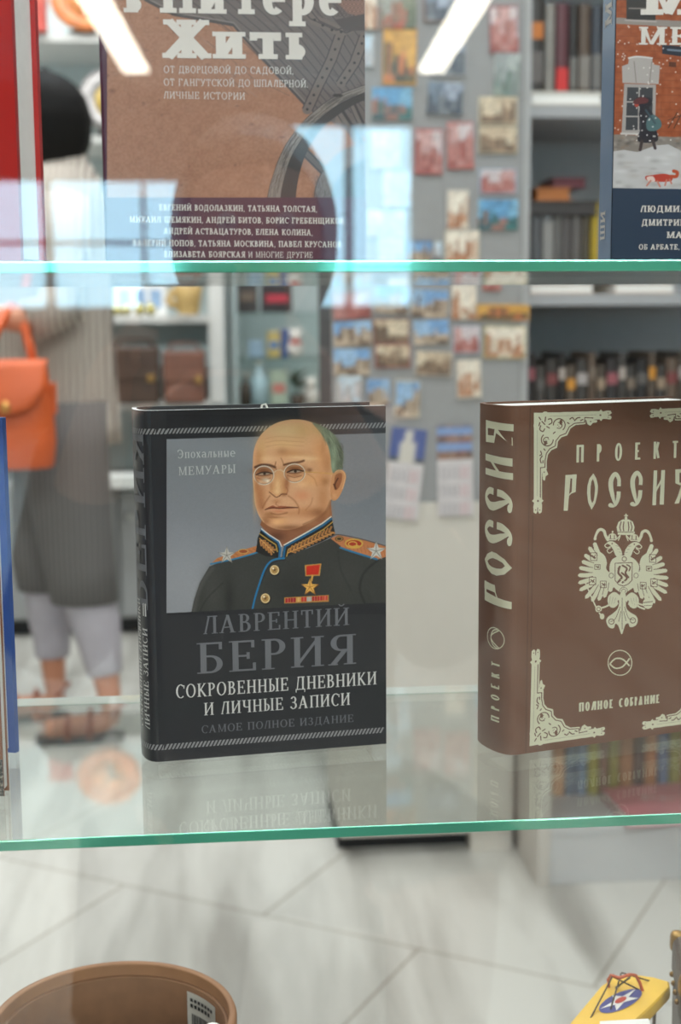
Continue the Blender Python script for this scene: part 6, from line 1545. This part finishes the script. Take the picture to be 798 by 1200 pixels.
ob = empty('handbag', (-.455, 3.11, .705), 0, "orange leather handbag hanging from the woman's forearm", 'bag')
orl = mat('orange_leather', (204, 90, 36), .5, var=.10, scale=12., bump=.2)
MB().ell([(0, 0, .0, .085, .040), (0, 0, .006, .094, .046), (0, 0, .06, .100, .050), (0, 0, .15, .096, .042), (0, 0, .225, .084, .026), (0, 0, .232, .078, .020)], 36).build('body', orl, ob)
fl = MB(); rows = []
for j in range(9):
    t_ = j/8; z = .236-.10*t_; yy = -.030-.026*math.sin(t_*1.4); wd = .088*(1-.35*max(0, t_-.45)**1.5*3.); rows.append([Vector((x*wd, yy-.010*(1-x*x), z-(.012*(1-x*x)*t_))) for x in [(-1+2*i/14) for i in range(15)]])
top_ = [[Vector((x*.086, yv, .238)) for x in [(-1+2*i/14) for i in range(15)]] for yv in (.022, -.01)]
fl.loft(top_+rows, 0, False, False, True); o = fl.build('flap', orl, ob); md = o.modifiers.new('s', 'SOLIDIFY'); md.thickness = .004
MB().uvs((0, -.068, .140), .012, .006, .014, 16, 10).build('clasp', mat('clasp_gold', (206, 150, 84), .3, .8), ob)
hz = 1.03-.705
MB().tube([(-.055, -.01, .225), (-.03, .03, .30), (.0, .085, hz+.035), (.012, .115, hz+.030), (.03, .07, .32), (.055, .02, .225)], .011, 10).build('handle', orl, ob)
for x in (-.1, .098): MB().box(x-.006, -.012, .12, x+.006, .012, .19, b=.003).build('side_strap', orl, ob)

# the photographer crouching in front of the window (seen only as a reflection)
ph = empty('person', (.045, -.40, 0), 0, 'person crouching outside with a camera, dark hair, dark jacket, mirrored in the shop window', 'person')
O2 = Vector((.045, -.40, 0)); W2 = lambda x, y, z: tuple(Vector((x, y, z))-O2)
J = {'pelvis': (W2(.045, -.44, .40), (.15, .12)), 'waist': (W2(.045, -.42, .56), (.14, .10)), 'chest': (W2(.045, -.34, .78), (.16, .11)), 'neckbase': (W2(.045, -.27, .93), .075), 'neck': (W2(.045, -.235, .99), .055), 'skull': (W2(.045, -.225, 1.07), .06)}
bo = [('pelvis', 'waist'), ('waist', 'chest'), ('chest', 'neckbase'), ('neckbase', 'neck'), ('neck', 'skull')]
for s_, sg in (('1', 1), ('-1', -1)):
    J.update({'sh'+s_: (W2(.045+sg*.17, -.30, .87), .065), 'elbow'+s_: (W2(.035+sg*.20, -.17, .72), .05), 'wrist'+s_: (W2(.0+sg*.11, -.09, .93), .03), 'hip'+s_: (W2(.045+sg*.11, -.42, .38), .095)})
    bo += [('chest', 'sh'+s_), ('sh'+s_, 'elbow'+s_), ('elbow'+s_, 'wrist'+s_), ('pelvis', 'hip'+s_)]
J.update({'knee1': (W2(.22, -.05, .50), .07), 'ankle1': (W2(.22, -.14, .10), .045), 'ball1': (W2(.22, -.03, .05), (.05, .04)), 'knee-1': (W2(-.10, -.10, .08), .07), 'ankle-1': (W2(-.10, -.52, .09), .045), 'ball-1': (W2(-.10, -.58, .05), (.045, .04))})
for s_ in ('1', '-1'): bo += [('hip'+s_, 'knee'+s_), ('knee'+s_, 'ankle'+s_), ('ankle'+s_, 'ball'+s_)]
hand(J, bo, 1, J['wrist1'][0], (-.25, .25, .9), (.8, 0, .3), .9); hand(J, bo, -1, J['wrist-1'][0], (.25, .25, .9), (-.8, 0, .3), .9)
b2 = skinned('body', J, bo, skin2, ph); hc2 = W2(.045, -.215, 1.115); head_on(b2, hc2, (0, 1, 0), .96, skin2, ph)
hr = MB(); rings = []
for j in range(19):
    t_ = -PI/2+.1+(PI-.1)*j/18; ring = []
    for i in range(n):
        a = 2*PI*i/n; k = max(math.cos(t_), .01); x = .088*k*math.cos(a); y = .104*k*math.sin(a); z = math.sin(t_)*.122
        if y > .02 and z < .05: y = .02+(y-.02)*.3
        if z < -.02: x *= 1.02
        ring.append((x+hc2[0], y+hc2[1]-.012, z+hc2[2]+.006))
    rings.append(ring)
hr.loft(rings, 0, True, True, True); hr.build('hair', mat('dark_hair', (34, 28, 24), .5, var=.3, scale=120.), ph)
jk = MB(); dj = mat('dark_jacket', (44, 46, 50), .8, var=.08)
jk.ell([tuple(W2(x, y, z))+(a, b) for x, y, z, a, b in ((.045, -.24, .97, .065, .07), (.045, -.26, .94, .11, .09), (.045, -.29, .89, .19, .12), (.045, -.34, .78, .19, .14), (.045, -.40, .60, .17, .14), (.045, -.44, .42, .185, .16), (.045, -.44, .34, .19, .17))], 32); jk.build('jacket', dj, ph)
for k in ('1', '-1'):
    MB().tube([J['sh'+k][0], tuple((Vector(J['sh'+k][0])+Vector(J['elbow'+k][0]))/2), J['elbow'+k][0], tuple(Vector(J['elbow'+k][0])*.3+Vector(J['wrist'+k][0])*.7)], [.078, .07, .062, .042], 16).build('sleeve', dj, ph)
    MB().tube([J['hip'+k][0], tuple((Vector(J['hip'+k][0])+Vector(J['knee'+k][0]))/2), J['knee'+k][0], tuple(Vector(J['knee'+k][0])*.4+Vector(J['ankle'+k][0])*.6), J['ankle'+k][0]], [.115, .098, .082, .066, .055], 18).build('trouser_leg', mat('dark_trousers', (56, 58, 66), .85), ph)
    a, b = Vector(J['ankle'+k][0]), Vector(J['ball'+k][0]); d = (b-a); d.z = 0; d.normalize()
    MB().tube([a+Vector((0, 0, .03)), Vector((a.x, a.y, .055))-d*.02, Vector((b.x, b.y, .045)), Vector((b.x, b.y, .035))+d*.06], [.055, .054, .050, .030], 14).build('shoe', mat('shoe_black', (36, 36, 38), .5), ph)
cm = empty('photo_camera', (0, -.06, .985), 0, "black camera held at the crouching person's face, mirrored in the shop window", 'camera')
blk = mat('camera_black', (30, 30, 32), .5)
MB().box(-.068, -.022, 0, .068, .022, .078, b=.008).box(-.022, -.02, .074, .022, .022, .098, b=.006).build('body', blk, cm)
MB().lathe([(.0, .020), (.033, .020), (.034, .030), (.031, .044), (.027, .046), (.024, .040), (.0, .038)], 36, (0, 0, .045), axis='y').build('lens', mat('lens_black', (22, 22, 26), .15), cm)
MB().lathe([(.0, .0), (.012, 0), (.012, .008), (.0, .009)], 20, (.045, 0, .077)).build('dial', blk, cm)
